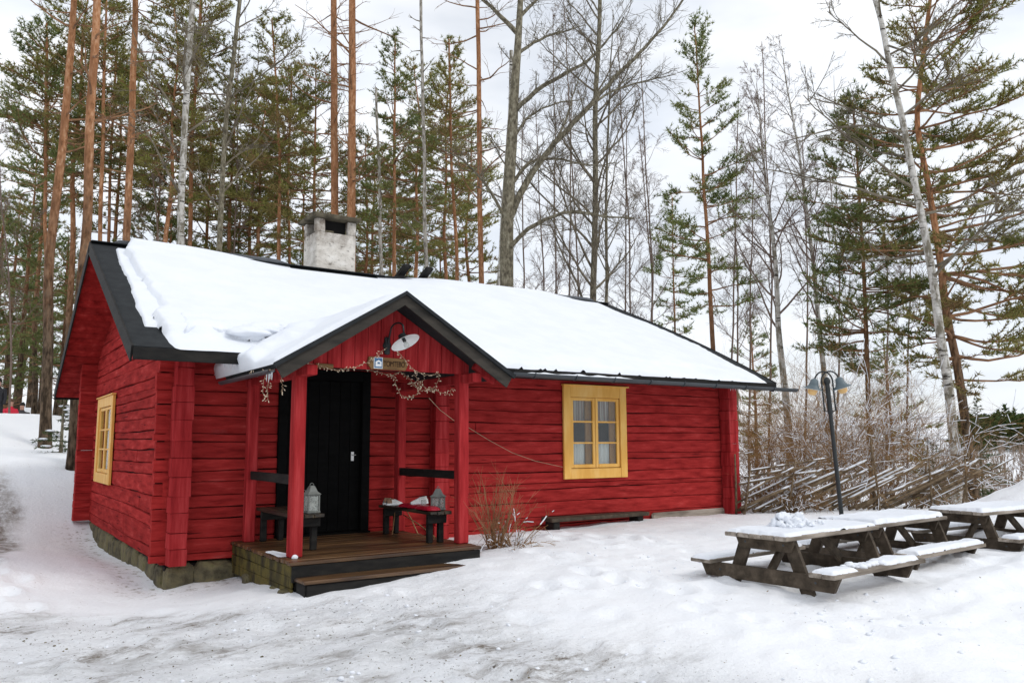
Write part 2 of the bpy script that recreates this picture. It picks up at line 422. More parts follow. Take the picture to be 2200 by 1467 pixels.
def pine_bark():
    def ex(m, N, L, tcn, col, n1):
        sx = N.new('ShaderNodeSeparateXYZ'); L.new(tcn.outputs['Object'], sx.inputs[0])
        ad = N.new('ShaderNodeMath'); ad.operation = 'MULTIPLY_ADD'; L.new(n1.outputs['Fac'], ad.inputs[0]); ad.inputs[1].default_value = 5.0; L.new(sx.outputs['Z'], ad.inputs[2])
        mr = N.new('ShaderNodeMapRange'); mr.inputs['From Min'].default_value = 5.6; mr.inputs['From Max'].default_value = 11.0; L.new(ad.outputs[0], mr.inputs['Value'])
        low = noise_mask(N, L, tcn, (11, 11, 3.2), .42, .62, 5, .6)
        lowc = mixnode(N, L, low, (.035, .024, .015), (.15, .105, .07))
        big = noise_mask(N, L, tcn, (3.5, 3.5, .9), .46, .64, 5, .6)
        col = mixnode(N, L, big, col, (.25, .115, .055))
        return mixnode(N, L, mr.outputs['Result'], lowc, col)
    return mat('pine_bark', [(.13, .060, .030), (.32, .145, .066), (.43, .215, .11), (.52, .32, .20)], (15, 15, 5), 7, .88, .9, (26, 26, 8), .03, .1, .15, extra=ex, lo=.30, hi=.68)
M_pine = pine_bark()
def birch_bark():
    def ex(m, N, L, tcn, col, n1):
        b1 = noise_mask(N, L, tcn, (3, 3, 13), .565, .63, 4, .6)
        c = mixnode(N, L, b1, col, (.045, .038, .03))
        b2 = noise_mask(N, L, tcn, (7, 7, 2.6), .47, .60, 6, .7)
        return mixnode(N, L, b2, c, (.17, .15, .11))
    return mat('birch_bark', [(.36, .34, .30), (.52, .50, .46), (.62, .60, .56)], (6, 6, 6), 5, .8, .4, (20, 20, 20), .01, .08, .2, extra=ex)
M_birch = birch_bark()
M_greybark = mat('lichen_grey_bark', [(.05, .042, .030), (.115, .10, .07), (.20, .178, .125), (.32, .30, .235)], (13, 13, 6), 7, .9, .6, (20, 20, 8), .02, .08, .15, lo=.3, hi=.7)
M_deadwood = mat('dead_silver_wood', [(.10, .085, .065), (.30, .275, .235), (.46, .43, .38)], (14, 14, 5), 6, .9, .5, (30, 30, 6), .02)
M_branch = mat('dark_bare_branches', [(.08, .066, .048), (.155, .13, .095), (.22, .19, .14)], (4, 4, 4), 4, .9, 0)
M_birchtwig = mat('purple_brown_birch_twigs', [(.14, .10, .08), (.21, .155, .125)], (4, 4, 4), 3, .9, 0)
M_pinebranch = mat('pine_branch_bark', [(.12, .065, .035), (.24, .125, .065), (.32, .175, .09)], (3, 3, 3), 4, .9, 0)
def needles(name, cols, sc=.55):
    def ex(m, N, L, tcn, col, n1):
        g = N.new('ShaderNodeNewGeometry'); hs = N.new('ShaderNodeHueSaturation')
        mr = N.new('ShaderNodeMapRange'); mr.inputs['To Min'].default_value = .6; mr.inputs['To Max'].default_value = 1.5
        L.new(g.outputs['Random Per Island'], mr.inputs['Value']); L.new(mr.outputs['Result'], hs.inputs['Value']); L.new(col, hs.inputs['Color'])
        tr = N.new('ShaderNodeBsdfTranslucent'); L.new(hs.outputs['Color'], tr.inputs['Color'])
        ms = N.new('ShaderNodeMixShader'); ms.inputs['Fac'].default_value = .5
        L.new(N['Principled BSDF'].outputs[0], ms.inputs[1]); L.new(tr.outputs[0], ms.inputs[2]); L.new(ms.outputs[0], N['Material Output'].inputs['Surface'])
        return hs.outputs['Color']
    return mat(name, cols, (sc, sc, sc), 3, .6, 0, spec=.3, extra=ex, var=.12)
M_needle = needles('pine_needles_olive', [(.145, .160, .042), (.22, .225, .060), (.28, .25, .085), (.25, .185, .08)])
M_needle2 = needles('pine_needles_green', [(.11, .150, .050), (.17, .205, .068), (.23, .245, .088)])
M_spruce = needles('spruce_needles', [(.03, .055, .018), (.06, .088, .024), (.10, .12, .034)])

# ------------------------------------------------------------------ ground
CTRL = [(-2, -10.7, -.22), (-7, -9, -.15), (4, -10, -.26), (10, -9, -.22), (-12, -10, 0), (0.07, -.3, -.29), (-.4, 3, -.22), (-.2, 6.7, -.16), (-.3, 13.25, 1.35), (-.04, 9.4, 1.05),
        (-1.3, 19.2, 2.42), (.6, 19.3, 2.45), (-4, 19, 2.3), (-1.6, 23.3, 1.2), (-6, 23, 1.2), (1.2, 24, 1.4), (-1, 29, 1.7), (-1.6, 2, -.02), (-3, 4, .1), (-4, 9, .75), (-6, 14, 1.6), (-5, 0, -.1), (-9, 4, .3), (3, 3, -.3), (7, 3, -.25), (9, 5, -.2), (3, 6, -.25), (6, 6, -.2),
        (5, 9.5, .5), (10, 10, .3), (5, 15, 1.1), (5, 27, 2.0), (12, 16, .6), (20, 12, -.1), (14, 4, .0), (19, 0, -.25),
        (1.2, -2.75, -.085), (2.2, -2.72, -.03), (3.05, -2.65, .055), (3.7, -2.3, .10), (.75, -1.7, -.14), (1.6, -3.9, -.16), (4.5, -1.2, .13), (5.7, -.3, .07), (7.8, -.3, .125), (10.1, -.5, .10), (9.4, -1.3, .13),
        (.3, -1.2, -.27), (5.2, -5.4, .01), (7.4, -5.1, .0), (9.8, -5.1, .04), (6, -3.6, .03), (8.5, -3.2, .08), (4.4, -6.5, -.10), (7.5, -6.6, .0), (9.5, -6.6, .06), (1, -6, -.22), (5, -7.8, -.24), (-3, -6, -.2), (12, -2.6, .12), (13, -8, -.1),
        (30, 30, 1.0), (-20, 30, 3.2), (5, 45, 3.4), (-25, 0, 1.2), (28, -10, -.3), (18, -18, -.3), (-20, -25, .2), (0, -30, -.2), (30, 5, -1.2), (-40, 40, 5), (40, 50, 1.5), (10, 70, 4.5)]
CP = np.array(CTRL)
def _tps(r2):
    return np.where(r2 > 1e-12, r2 * np.log(np.maximum(r2, 1e-12)), 0)
_K = _tps(((CP[:, None, :2] - CP[None, :, :2]) ** 2).sum(-1)) + np.eye(len(CP)) * .02
_Pm = np.c_[np.ones(len(CP)), CP[:, :2]]
_A = np.block([[_K, _Pm], [_Pm.T, np.zeros((3, 3))]])
_W = np.linalg.solve(_A, np.r_[CP[:, 2], 0, 0, 0])
def H0(x, y):
    x = np.asarray(x, float); y = np.asarray(y, float); sh = x.shape
    X, Y = x.ravel(), y.ravel()
    r = np.hypot(X - 5, Y - 8); k = np.where(r > 75, 75 / np.maximum(r, 1), 1.0)   # clamp the spline far out
    Xc, Yc = 5 + (X - 5) * k, 8 + (Y - 8) * k
    out = np.empty(len(X))
    for i in range(0, len(X), 20000):
        sl = slice(i, i + 20000)
        out[sl] = _tps((Xc[sl, None] - CP[:, 0]) ** 2 + (Yc[sl, None] - CP[:, 1]) ** 2) @ _W[:-3] + _W[-3] + _W[-2] * Xc[sl] + _W[-1] * Yc[sl]
    # valley and far hill to the right
    dx, dy = X - CAM[0], Y - CAM[1]; D = np.hypot(dx, dy); az = np.arctan2(dx, dy)
    wr = sstep(.82, 1.0, az) * sstep(22, 34, D)
    val = -7.0 * sstep(22, 70, D) + 8.0 * sstep(95, 260, D) + 16 * sstep(260, 520, D)
    out = out * (1 - wr) + wr * (np.minimum(out, 0) * (1 - sstep(22, 60, D)) + val)
    # ploughed bank on the far right
    out += 1.4 * np.exp(-(((X - 13.8) / 1.9) ** 2 + ((Y + 5.2) / 1.7) ** 2)) * (D < 40)
    return out.reshape(sh)
DENT = []
for k in range(46):                                        # trodden trail on the left bank
    t = k / 45; DENT.append((-1.6 - 1.2 * t + rng.normal(0, .22), -1.0 + 15 * t + rng.normal(0, .2), .05, .12))
for k in range(26):
    DENT.append((rng.uniform(3.6, 6.2), rng.uniform(-5.2, -1.0), .045, .12))
for k in range(110):
    DENT.append((rng.uniform(-2, 9), rng.uniform(-7, -2.8), rng.uniform(.02, .045), rng.uniform(.07, .13)))
def road_mask(x, y):
    x = np.asarray(x, float); y = np.asarray(y, float)
    n = fbm(x * .8, y * .8, 0, 5, 4)
    yb = np.interp(x, [-3, -1.2, 1.2, 3.2, 4.5], [-.5, -1.2, -2.75, -3.0, -3.6])
    m = sstep(.35, -.55, y - yb + .5 * n) * sstep(3.3, 1.5, x + .8 * n + .18 * (y + 5))
    xb = np.interp(y, [0, 1.1, 2.5, 7.3, 9], [-1.95, -1.6, -1.38, -1.05, -1.15])
    left = sstep(.12, -.22, x - xb + .25 * n) * sstep(10, 7.5, y) * sstep(.2, 1.6, y)
    return np.maximum(m, .9 * left), left
def HG(x, y):
    z = H0(x, y); x = np.asarray(x, float); y = np.asarray(y, float)
    rm, _l = road_mask(x, y)
    near = np.exp(-np.hypot(x - 3, y + 4) / 30)
    z = z + (.045 * fbm(x * .8, y * .8, 0, 3, 3) + .018 * (1 - rm) * fbm(x * 2.6, y * 2.6, 0, 7, 3)) * near
    z = z + rm * .055 * fbm(x * 2.4, y * 3.2, 0, 9, 6) * near - rm * .03
    z = z + near * (.014 + .020 * rm) * fbm(x * 6.5, y * 6.5, 0, 21, 4)
    z = z + near * .11 * fbm(x * 1.3, y * 1.9, 0, 25, 4) * sstep(3.5, 5, x) * sstep(-5.6, -6.4, y)
    for (a, b, d, r) in DENT:
        q = ((x - a) / r) ** 2 + ((y - b) / (r * 1.5)) ** 2
        z = z - d * np.exp(-q * 1.3) + d * .5 * np.exp(-(np.sqrt(q) - 1.5) ** 2 * 4)
    z = z + .16 * fbm(x * 1.4, y * 1.4, 0, 61, 4) * np.exp(-(((x - 13.4) / 2.4) ** 2 + ((y + 5.0) / 2.0) ** 2))
    # lifted lip of trodden snow by the tables, trench beneath them
    z = z + .10 * np.exp(-((y + 6.35 - .13 * (x - 7)) / .28) ** 2) * sstep(6.2, 7.4, x) * sstep(13, 10.5, x)
    # bare strip against the foundation
    z = z - .05 * np.exp(-((x + .1) / .35) ** 2) * sstep(-.8, .2, y) * sstep(7.2, 6, y)
    return z
def gz(x, y): return float(H0(np.array([x], float), np.array([y], float))[0])
def axis(lo, hi, fine0, fine1, st, g=1.16):
    a = list(np.arange(fine0, fine1 + 1e-6, st)); d = st
    while a[-1] < hi: d = min(d * g, 60); a.append(a[-1] + d)
    d = st
    while a[0] > lo: d = min(d * g, 60); a.insert(0, a[0] - d)
    return np.array(a)
ax_, ay_ = axis(-700, 900, -5.0, 12.0, .055), axis(-400, 900, -8.0, .6, .05)
GX, GY = np.meshgrid(ax_, ay_, indexing='ij')
GZ = HG(GX, GY)
mb = MB(); mb.grid(np.stack([GX, GY, GZ], -1))
g_me = mb.mesh('snowy_ground', True)
rmv, leftv = road_mask(GX, GY)
att = g_me.attributes.new('road', 'FLOAT', 'POINT'); att.data.foreach_set('value', rmv.ravel().astype(np.float32))
att = g_me.attributes.new('track', 'FLOAT', 'POINT'); att.data.foreach_set('value', leftv.ravel().astype(np.float32))
def wallband(x, y):   # grit along the foundation
    return np.exp(-((x + .15) / .35) ** 2) * sstep(-.9, .1, y) * sstep(7.4, 6.6, y) + np.exp(-((y + .25) / .3) ** 2) * sstep(-.3, .1, x) * sstep(1.3, .9, x)
att = g_me.attributes.new('grit', 'FLOAT', 'POINT'); att.data.foreach_set('value', wallband(GX, GY).ravel().astype(np.float32))

def ground_mat():
    m = bpy.data.materials.new('trodden_snow_ground'); m.use_nodes = True
    N, L = m.node_tree.nodes, m.node_tree.links
    b = N['Principled BSDF']; b.inputs['Specular IOR Level'].default_value = .25
    tcn = N.new('ShaderNodeTexCoord')
    def A(n):
        a = N.new('ShaderNodeAttribute'); a.attribute_name = n; return a.outputs['Fac']
    def mul(a, c):
        x = N.new('ShaderNodeMath'); x.operation = 'MULTIPLY'; x.use_clamp = True
        for i, s in enumerate((a, c)):
            if isinstance(s, (int, float)): x.inputs[i].default_value = s
            else: L.new(s, x.inputs[i])
        return x.outputs[0]
    base = mixnode(N, L, noise_mask(N, L, tcn, (1.2, 1.2, 1.2), .35, .65), (.86, .875, .905), (.90, .91, .93))
    road, track, grit = A('road'), A('track'), A('grit')
    low = noise_mask(N, L, tcn, (.42, .95, 1), .42, .64, 4, .6)
    ice = mul(mul(road, low), noise_mask(N, L, tcn, (2.6, 5.0, 1), .42, .60, 9, .80))
    base = mixnode(N, L, ice, base, (.52, .52, .515))
    low2 = noise_mask(N, L, tcn, (.75, 2.1, 3), .50, .66, 5, .6)
    dirt = mul(mul(road, low2), noise_mask(N, L, tcn, (5, 10, 1), .42, .58, 8, .8))
    base = mixnode(N, L, dirt, base, (.20, .165, .13))
    spk = mul(road, noise_mask(N, L, tcn, (26, 30, 30), .625, .67, 4, .65))
    base = mixnode(N, L, spk, base, (.12, .10, .08))
    sp2 = noise_mask(N, L, tcn, (21, 21, 21), .70, .735, 3, .6)
    base = mixnode(N, L, sp2, base, (.30, .24, .18))
    tr = mul(track, noise_mask(N, L, tcn, (5, 3, 1), .38, .58, 8, .82))
    base = mixnode(N, L, tr, base, (.20, .15, .11))
    gr = mul(grit, noise_mask(N, L, tcn, (9, 9, 9), .54, .66, 8, .7))
    base = mixnode(N, L, gr, base, (.22, .17, .11))
    L.new(base, b.inputs['Base Color'])
    rr = mixnode(N, L, ice, (.7, .7, .7), (.38, .38, .38)); L.new(rr, b.inputs['Roughness'])
    n2 = N.new('ShaderNodeTexNoise'); n2.inputs['Scale'].default_value = 17; n2.inputs['Detail'].default_value = 6; n2.inputs['Roughness'].default_value = .7
    L.new(tcn.outputs['Object'], n2.inputs['Vector'])
    bn = N.new('ShaderNodeBump'); bn.inputs['Distance'].default_value = .05
    st = N.new('ShaderNodeMapRange'); st.inputs['To Min'].default_value = .45; st.inputs['To Max'].default_value = 1.0; L.new(road, st.inputs['Value'])
    L.new(st.outputs['Result'], bn.inputs['Strength']); L.new(n2.outputs['Fac'], bn.inputs['Height']); L.new(bn.outputs['Normal'], b.inputs['Normal'])
    return m
link('snowy_ground', g_me, ground_mat(), kind='structure')

clods, grit_ = MB(), MB()
rgc = np.random.default_rng(31)
def scatter(mb, n, xr, yr, size, col_ok):
    X = rgc.uniform(*xr, n); Y = rgc.uniform(*yr, n); keep = col_ok(X, Y); X, Y = X[keep], Y[keep]; Z = HG(X, Y)
    for k, (a, b, c) in enumerate(zip(X, Y, Z)):
        r_ = size * rgc.uniform(.4, 1.5) ** 1.6; mb.blob((a, b, c + r_ * .15), (r_ * rgc.uniform(.8, 1.4), r_ * rgc.uniform(.8, 1.4), r_ * .7), k, .6, 8, 1.6)
scatter(clods, 200, (-2.2, 3.5), (-7, -2.5), .012, lambda x, y: road_mask(x, y)[0] > .2)
scatter(clods, 150, (3.2, 10), (-7.5, -5.9), .014, lambda x, y: fbm(x * .8, y * .8, 0, 4, 2) > .0)
scatter(clods, 80, (3.3, 5.2), (-5.5, -1.5), .014, lambda x, y: fbm(x, y, 0, 6, 2) > .05)
scatter(grit_, 900, (-2.2, 3.6), (-7, -1.2), .005, lambda x, y: road_mask(x, y)[0] * (.5 + fbm(x * .9, y * 1.8, 0, 8, 3)) > .42)
clods.build('snow_clods', M_white_snow, None, True, label='loose crumbs and clods of snow scattered over the trodden yard', cat='snow', kind='stuff')
grit_.build('grit', M_stone, None, False, label='dark sanding grit strewn on the icy yard before the porch', cat='gravel', kind='stuff')

# ------------------------------------------------------------------ cabin
cabin = thing('log_cabin', 'red painted log cabin with snow covered black roof, porch and whitewashed chimney', 'cabin', (0, 0, 0))
XL, XR, YF, YB = .05, 10.22, 0.0, 6.85
E_Y, E_Z, TN, YR, ZR = -1.1236, 2.5036, .45967, 3.53, 4.6427
CS, SN = 1 / math.hypot(1, TN), TN / math.hypot(1, TN)
SL = (YR - E_Y) / CS
def under(y):                                              # underside of the roof deck
    return ZR - .13 - TN * np.abs(np.asarray(y) - YR)
def roof_l(d): return -.544 + 0 * np.asarray(d)
def roof_r(d): return 10.28 + .30 * np.sin(math.pi * np.clip(np.asarray(d) / SL, 0, 1))
def roof_pt(u, d, h=0.0, back=False):
    u, d, h = np.broadcast_arrays(np.asarray(u, float), np.asarray(d, float), np.asarray(h, float))
    y = E_Y + d * CS - h * SN; z = E_Z + d * SN + h * CS
    if back: y = 2 * YR - y
    return np.stack([u, y, z], -1)

def make_log(parent, name, o, a, n, s0, s1, zb, zt, m, seed, clip=None, out=0.0, depth=.10, step=.11):
    ns = max(3, int((s1 - s0) / step) + 1)
    s = np.linspace(s0, s1, ns)
    b, t = zb(s), zt(s)
    if clip is not None:
        t = np.minimum(t, clip(s)); b = np.minimum(b, t - .004)
    hgt = np.maximum(t - b, .004)
    r = np.minimum(.010, hgt * .16)
    f = out + .007 * fbm(s * .9, seed * 3.3, 0, seed, 3) + .003 * fbm(s * 6, seed * 1.3, 0, seed + 3, 2)
    prof = [(-depth, b), (f - .045, b), (f - .006, b + r * .3), (f, b + r * 1.3), (f + .004 * fbm(s * 1.7, seed, 1, seed + 5, 3), b + hgt * .5),
            (f, t - r * 1.3), (f - .006, t - r * .3), (f - .045, t), (-depth, t)]
    o, a, n = (np.asarray(q, float) for q in (o, a, n))
    P = np.stack([o + s[:, None] * a + (np.broadcast_to(q, s.shape))[:, None] * n + z[:, None] * np.array([0, 0, 1.]) for q, z in prof], 1)
    mb = MB(); mb.grid(P)
    k = len(prof)
    mb.f.append(np.array([list(range(k))])); mb.f.append(np.array([list(range((ns - 1) * k, ns * k))[::-1]]))
    return mb.build(name, m, parent)

def log_wall(label, o, a, n, s0, s1, z0, z1, m, seed, openings=(), top=None, joints=0, mean=.172):
    rg = np.random.default_rng(seed)
    zs = [z0]
    while zs[-1] < z1: zs.append(zs[-1] + mean * rg.uniform(.55, 1.55))
    zs[-1] = z1
    sl = rg.uniform(-.007, .007, len(zs)); sl[0] = 0
    mid = (s0 + s1) / 2
    def seam(k, sgn):
        def f(s):
            z = zs[k] + sl[k] * (s - mid) + .026 * fbm(s * .45, k * 2.7, 0, seed, 3) * (k > 0) + .009 * fbm(s * 2.2, k * 1.9, 0, seed + 4, 3)
            g = .0016 + .013 * np.clip(fbm(s * .9, k * 5.1, 0, seed + 9, 4) + .08, 0, 1)
            return z + sgn * g
        return f
    core = MB()
    O, A_, Nn = (np.asarray(q, float) for q in (o, a, n))
    # recessed core slab, cut round the openings
    cuts = sorted({s0 + .05, s1 - .05, *[q for op in openings for q in op[:2]]})
    for c0, c1 in zip(cuts[:-1], cuts[1:]):
        zz = [z0 + .02, z1 - .03]
        for op in openings:
            if op[0] <= c0 + 1e-6 and op[1] >= c1 - 1e-6: zz = [z0 + .02, op[2], op[3], z1 - .03]
        for i in range(0, len(zz), 2):
            ss = np.linspace(c0, c1, 24)
            ztop = np.full(24, zz[i + 1]); zbot = np.full(24, zz[i])
            if top is not None: ztop = np.minimum(ztop, top(ss) - .02); zbot = np.minimum(zbot, ztop - .003)
            P = [[O + s * A_ - q * Nn + z * np.array([0, 0, 1.]) for q, z in ((.045, zb_), (.045, zt_), (.16, zt_), (.16, zb_))] for s, zb_, zt_ in zip(ss, zbot, ztop)]
            core.grid(np.array(P))
    wall = core.build('log_wall', M_gap, cabin)
    if label: wall['label'] = label
    for k in range(len(zs) - 1):
        zm = (zs[k] + zs[k + 1]) / 2
        a0, a1 = s0 + rg.uniform(-.02, .02), s1 + rg.uniform(-.02, .02)
        if top is not None:
            ok = np.linspace(a0, a1, 400); ok = ok[top(ok) > zs[k] + .02]
            if not len(ok): continue
            a0, a1 = max(a0, ok[0]), min(a1, ok[-1])
        segs = [(a0, a1)]
        for op in openings:
            if op[2] < zm < op[3]:
                ns_ = []
                for q in segs:
                    if q[1] > op[0] and q[0] < op[1]:
                        if op[0] - q[0] > .05: ns_.append((q[0], op[0]))
                        if q[1] - op[1] > .05: ns_.append((op[1], q[1]))
                    else: ns_.append(q)
                segs = ns_
        if joints and rg.random() < joints:
            q = max(segs, key=lambda w: w[1] - w[0])
            if q[1] - q[0] > 3:
                j = rg.uniform(q[0] + .8, q[1] - .8); segs.remove(q); segs += [(q[0], j - .004), (j + .004, q[1])]
        for q in segs:
            make_log(wall, 'log', o, a, n, q[0], q[1], seam(k, 1), seam(k + 1, -1), m, seed * 7 + k, top, rg.uniform(-.012, .012))
    return wall, zs

DOOR = (1.46, 2.73, -.1, 2.40)
WIN = (6.34, 7.43, 1.0, 2.21)
wall_f, ZF = log_wall('front wall of red hewn logs', (0, YF, 0), (1, 0, 0), (0, -1, 0), -.07, 10.33, 0, 2.82, M_red['x'], 3, (DOOR, WIN), None, .3)
GWIN = (4.3, 5.85, .92, 2.10)
wall_g, ZG = log_wall('gable wall of red hewn logs', (XL, 0, 0), (0, 1, 0), (-1, 0, 0), .02, 6.88, -.02, 4.5, M_red['y'], 8, (GWIN,), under, .5)
log_wall(None, (XR, 0, 0), (0, 1, 0), (1, 0, 0), .02, 6.84, -.02, 4.5, M_red['y'], 12, (), under)
log_wall(None, (0, YB, 0), (1, 0, 0), (0, 1, 0), XL + .02, 10.25, 0, 2.82, M_red['x'], 15)

def log_ends(zs, x0, x1, y0, y1, m, seed, zmax, endaxis='y'):
    rg = np.random.default_rng(seed); z = zs[0]
    while z < zmax:
        hgt = rg.uniform(.13, .27); zt = z + hgt - rg.uniform(.001, .004)
        mbx = MB(); e = rg.uniform(-.006, .006)
        if endaxis == 'y': mbx.cbox((x0 + rg.uniform(-.012, .008), y0 + e, z), (x1 + rg.uniform(-.008, .014), y1, zt), .005, None, .003)
        else: mbx.cbox((x0 + e, y0 + rg.uniform(-.006, .006), z), (x1, y1, zt), .005, None, .003)
        mbx.build('log_end', m, wall_g if endaxis == 'y' else wall_f); z += hgt
log_ends(ZG, .10, .31, -.24, -.02, M_red_clean, 1, 2.5)
log_ends(ZG, 10.0, 10.24, -.26, -.02, M_red_clean, 2, 2.5)
log_ends(ZG, 3.72, 3.95, -.20, -.02, M_red_clean, 4, 2.5)
log_ends(ZF, -.22, .22, YB - .03, YB + .2, M_red['x'], 5, 2.8, 'x')

# roof deck
def slab(back):
    mb = MB(); d = np.linspace(0, SL + .03, 25)
    for h0, h1 in ((0, -.10),):
        U = np.linspace(0, 1, 9)[None]; D = d[:, None]
        u = roof_l(D) * (1 - U) + roof_r(D) * U
        mb.grid(roof_pt(u, D + 0 * U, 0, back)); mb.grid(roof_pt(u, D + 0 * U, -.10, back))
        for uu in (roof_l(d), roof_r(d)):
            mb.grid(np.stack([roof_pt(uu, d, 0, back), roof_pt(uu, d, -.10, back)], 1))
        uu = np.linspace(-.544, 10.28, 9)
        mb.grid(np.stack([roof_pt(uu, 0, 0, back), roof_pt(uu, 0, -.10, back)], 1))
    return mb
roof = slab(False).build('roof', M_felt, cabin, label='black felt roof slope facing the yard')
slab(True).build('roof', M_felt, cabin)
mb = MB()
mb.beam((-.55, YR, ZR + .012), (10.28, YR, ZR + .012), .22, .02, (0, 0, 1), .006)
mb.build('ridge_cap', M_felt, roof)
for back in (False, True):                                  # rake boards, eave fascia, sheathing boards under the overhang
    for side, uu in ((0, -.565), (1, None)):
        mb = MB(); d = np.linspace(-.02, SL, 14)
        ue = np.full(14, -.565) if side == 0 else roof_r(d) + .02
        P = np.stack([roof_pt(ue, d, .012, back), roof_pt(ue, d, -.17, back), roof_pt(ue + (.022 if side == 0 else -.022), d, -.17, back), roof_pt(ue + (.022 if side == 0 else -.022), d, .012, back)], 1)
        mb.grid(np.concatenate([P, P[:, :1]], 1)); mb.f.append(np.array([[0, 1, 2, 3]])); mb.f.append(np.array([[65, 66, 67, 68]]))
        mb.build('rake_board', M_black, cabin)
    mb = MB(); y = E_Y - .014 if not back else 2 * YR - E_Y + .014
    mb.cbox((-.545, y - .012, E_Z - .15), (10.29, y + .012, E_Z - .012), .004)
    mb.build('eave_fascia', M_black, cabin)
    nb = 24
    for k in range(nb):
        d0, d1 = SL * k / nb + .004, SL * (k + 1) / nb - .004
        mb = MB()
        P = np.array([[roof_pt(u, d, h, back) for d, h in ((d0, -.104), (d0, -.125), (d1, -.125), (d1, -.104))] for u in (-.54, XL + .25)])
        mb.grid(np.concatenate([P, P[:, :1]], 1)); mb.f.append(np.array([[0, 1, 2, 3]])); mb.f.append(np.array([[5, 6, 7, 8]]))
        mb.build('soffit_board', M_red['y'], cabin)
# plain dark boards under the front eave
mb = MB(); uu = np.linspace(.3, 10.2, 6)
mb.grid(np.stack([roof_pt(uu, .03, -.106), roof_pt(uu, 1.5, -.106)], 1)); mb.build('eave_soffit', M_black, cabin)
# foundation stones
found = MB(); found.box((.16, .05, -.5), (10.1, .3, -.03)); found.box((.12, .05, -.5), (.3, 6.7, -.05))
fo = found.build('foundation', M_gap, cabin)
def stone(parent, c, r, seed, m=M_stone):
    
    mb = MB().blob((0, 0, 0), (1, 1, 1), seed, .30, 16, 1.7); V = mb.v[0]
    V = np.sign(V) * np.abs(V) ** .5; V = V * np.asarray(r) * (1 + .10 * fbm(V[:, 0] * 3, V[:, 1] * 3, V[:, 2] * 3, seed + 5, 3))[:, None]
    mb.v[0] = V + np.asarray(c)
    return mb.build('stone', m, parent)
y = .15; k = 0
while y < 6.7:
    w = rng.uniform(.3, .75); z = rng.uniform(-.24, -.17)
    stone(fo, (.22, y + w / 2, z - .02), (.15, w * .56, .20), 30 + k); y += w; k += 1
x = .12
while x < 1.35:
    w = rng.uniform(.3, .6)
    stone(fo, (x + w / 2, .06, -.24), (w * .56, .15, .22), 60 + k); x += w; k += 1
MB().cbox((8.15, -.07, .07), (10.0, -.012, .19), .02, None, .012).build('sill_beam', M_grey_wood, cabin)

# windows
def window(o, a, n, w, h, cas, inner, ochre, curt=True, label=None):
    """o: lower left corner of the casing on the wall face; cas = (left, right, bottom, top) board widths"""
    M = frame(o, a, -np.asarray(n, float), (0, 0, 1))
    l, r_, b, t = cas
    mb = MB()
    mb.cbox((0, -.048, 0), (l, -.004, h), .005, M); mb.cbox((w - r_, -.048, 0), (w, -.004, h), .005, M)
    mb.cbox((l + .002, -.044, 0), (w - r_ - .002, -.004, b), .005, M); mb.cbox((l + .002, -.044, h - t), (w - r_ - .002, -.004, h), .005, M)
    mb.cbox((-.02, -.075, h + .001), (w + .05, -.004, h + .022), .004, M)          # drip board
    # lining of the opening
    mb.box((l - .01, .0, b - .02), (l + .012, .2, h - t + .02), M); mb.box((w - r_ - .012, .0, b - .02), (w - r_ + .01, .2, h - t + .02), M)
    mb.box((l, .0, b - .02), (w - r_, .2, b + .005), M); mb.box((l, .0, h - t - .005), (w - r_, .2, h - t + .02), M)
    win = mb.build('window', ochre, cabin, label=label)
    x0, x1, z0, z1 = l + .014, w - r_ - .014, b + .012, h - t - .01
    xm = (x0 + x1) / 2
    pw = (x1 - x0) / 2 - .006
    for k in (0, 1):
        a0 = x0 + k * (pw + .012); a1 = a0 + pw
        s = MB(); fw_ = .055 * min(1, pw / .5)
        y0, y1 = -.022, .018
        s.cbox((a0, y0, z0), (a0 + fw_, y1, z1), .004, M); s.cbox((a1 - fw_, y0, z0), (a1, y1, z1), .004, M)
        s.cbox((a0 + fw_ - .002, y0 - .008, z0), (a1 - fw_ + .002, y1, z0 + .06), .004, M); s.cbox((a0 + fw_ - .002, y0, z1 - .05), (a1 - fw_ + .002, y1, z1), .004, M)
        ph = (z1 - z0 - .11) / 3
        for j in (1, 2):
            zz = z0 + .06 + ph * j; s.cbox((a0 + fw_ - .002, y0 + .004, zz - .014), (a1 - fw_ + .002, y1, zz + .014), .003, M)
        s.build('sash', ochre, win)
        for j in range(3):
            MB().box((a0 + fw_ - .004, -.002, z0 + .06 + ph * j), (a1 - fw_ + .004, .002, z0 + .06 + ph * (j + 1)), M).build('pane', M_glass, win)
        # inner sash edge seen through the glass
        MB().cbox((a1 - fw_ - .105, .045, z0), (a1 - .01, .075, z1), .004, M).build('inner_sash', M_ochre2, win)
        if curt:
            for (zz0, zz1, m, yy) in ((z0 + .04, z0 + .05 + ph * 1.08, M_curtain, .085), (z0 + .06 + ph * 1.98, z1, M_stripe, .085)):
                xs = np.linspace(a0 - .02, a1 - fw_ - .06, 60); zs_ = np.linspace(zz0, zz1, 4)
                X, Z = np.meshgrid(xs, zs_, indexing='ij')
                Yc = yy + .014 * np.sin(X * 95 + 2 * np.sin(X * 17) + k) + .004 * np.sin(Z * 9)
                P = xf(M, np.stack([X, Yc, Z], -1).reshape(-1, 3)).reshape(60, 4, 3)
                MB().grid(P).build('curtain', m, win, True)
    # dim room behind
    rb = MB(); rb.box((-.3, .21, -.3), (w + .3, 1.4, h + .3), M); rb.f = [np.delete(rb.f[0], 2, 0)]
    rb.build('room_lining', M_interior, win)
    return win
window((6.20, -.012, .835), (1, 0, 0), (0, -1, 0), 1.385, 1.545, (.15, .145, .165, .185), None, M_yellow, True, 'ochre yellow casement window in the front wall')
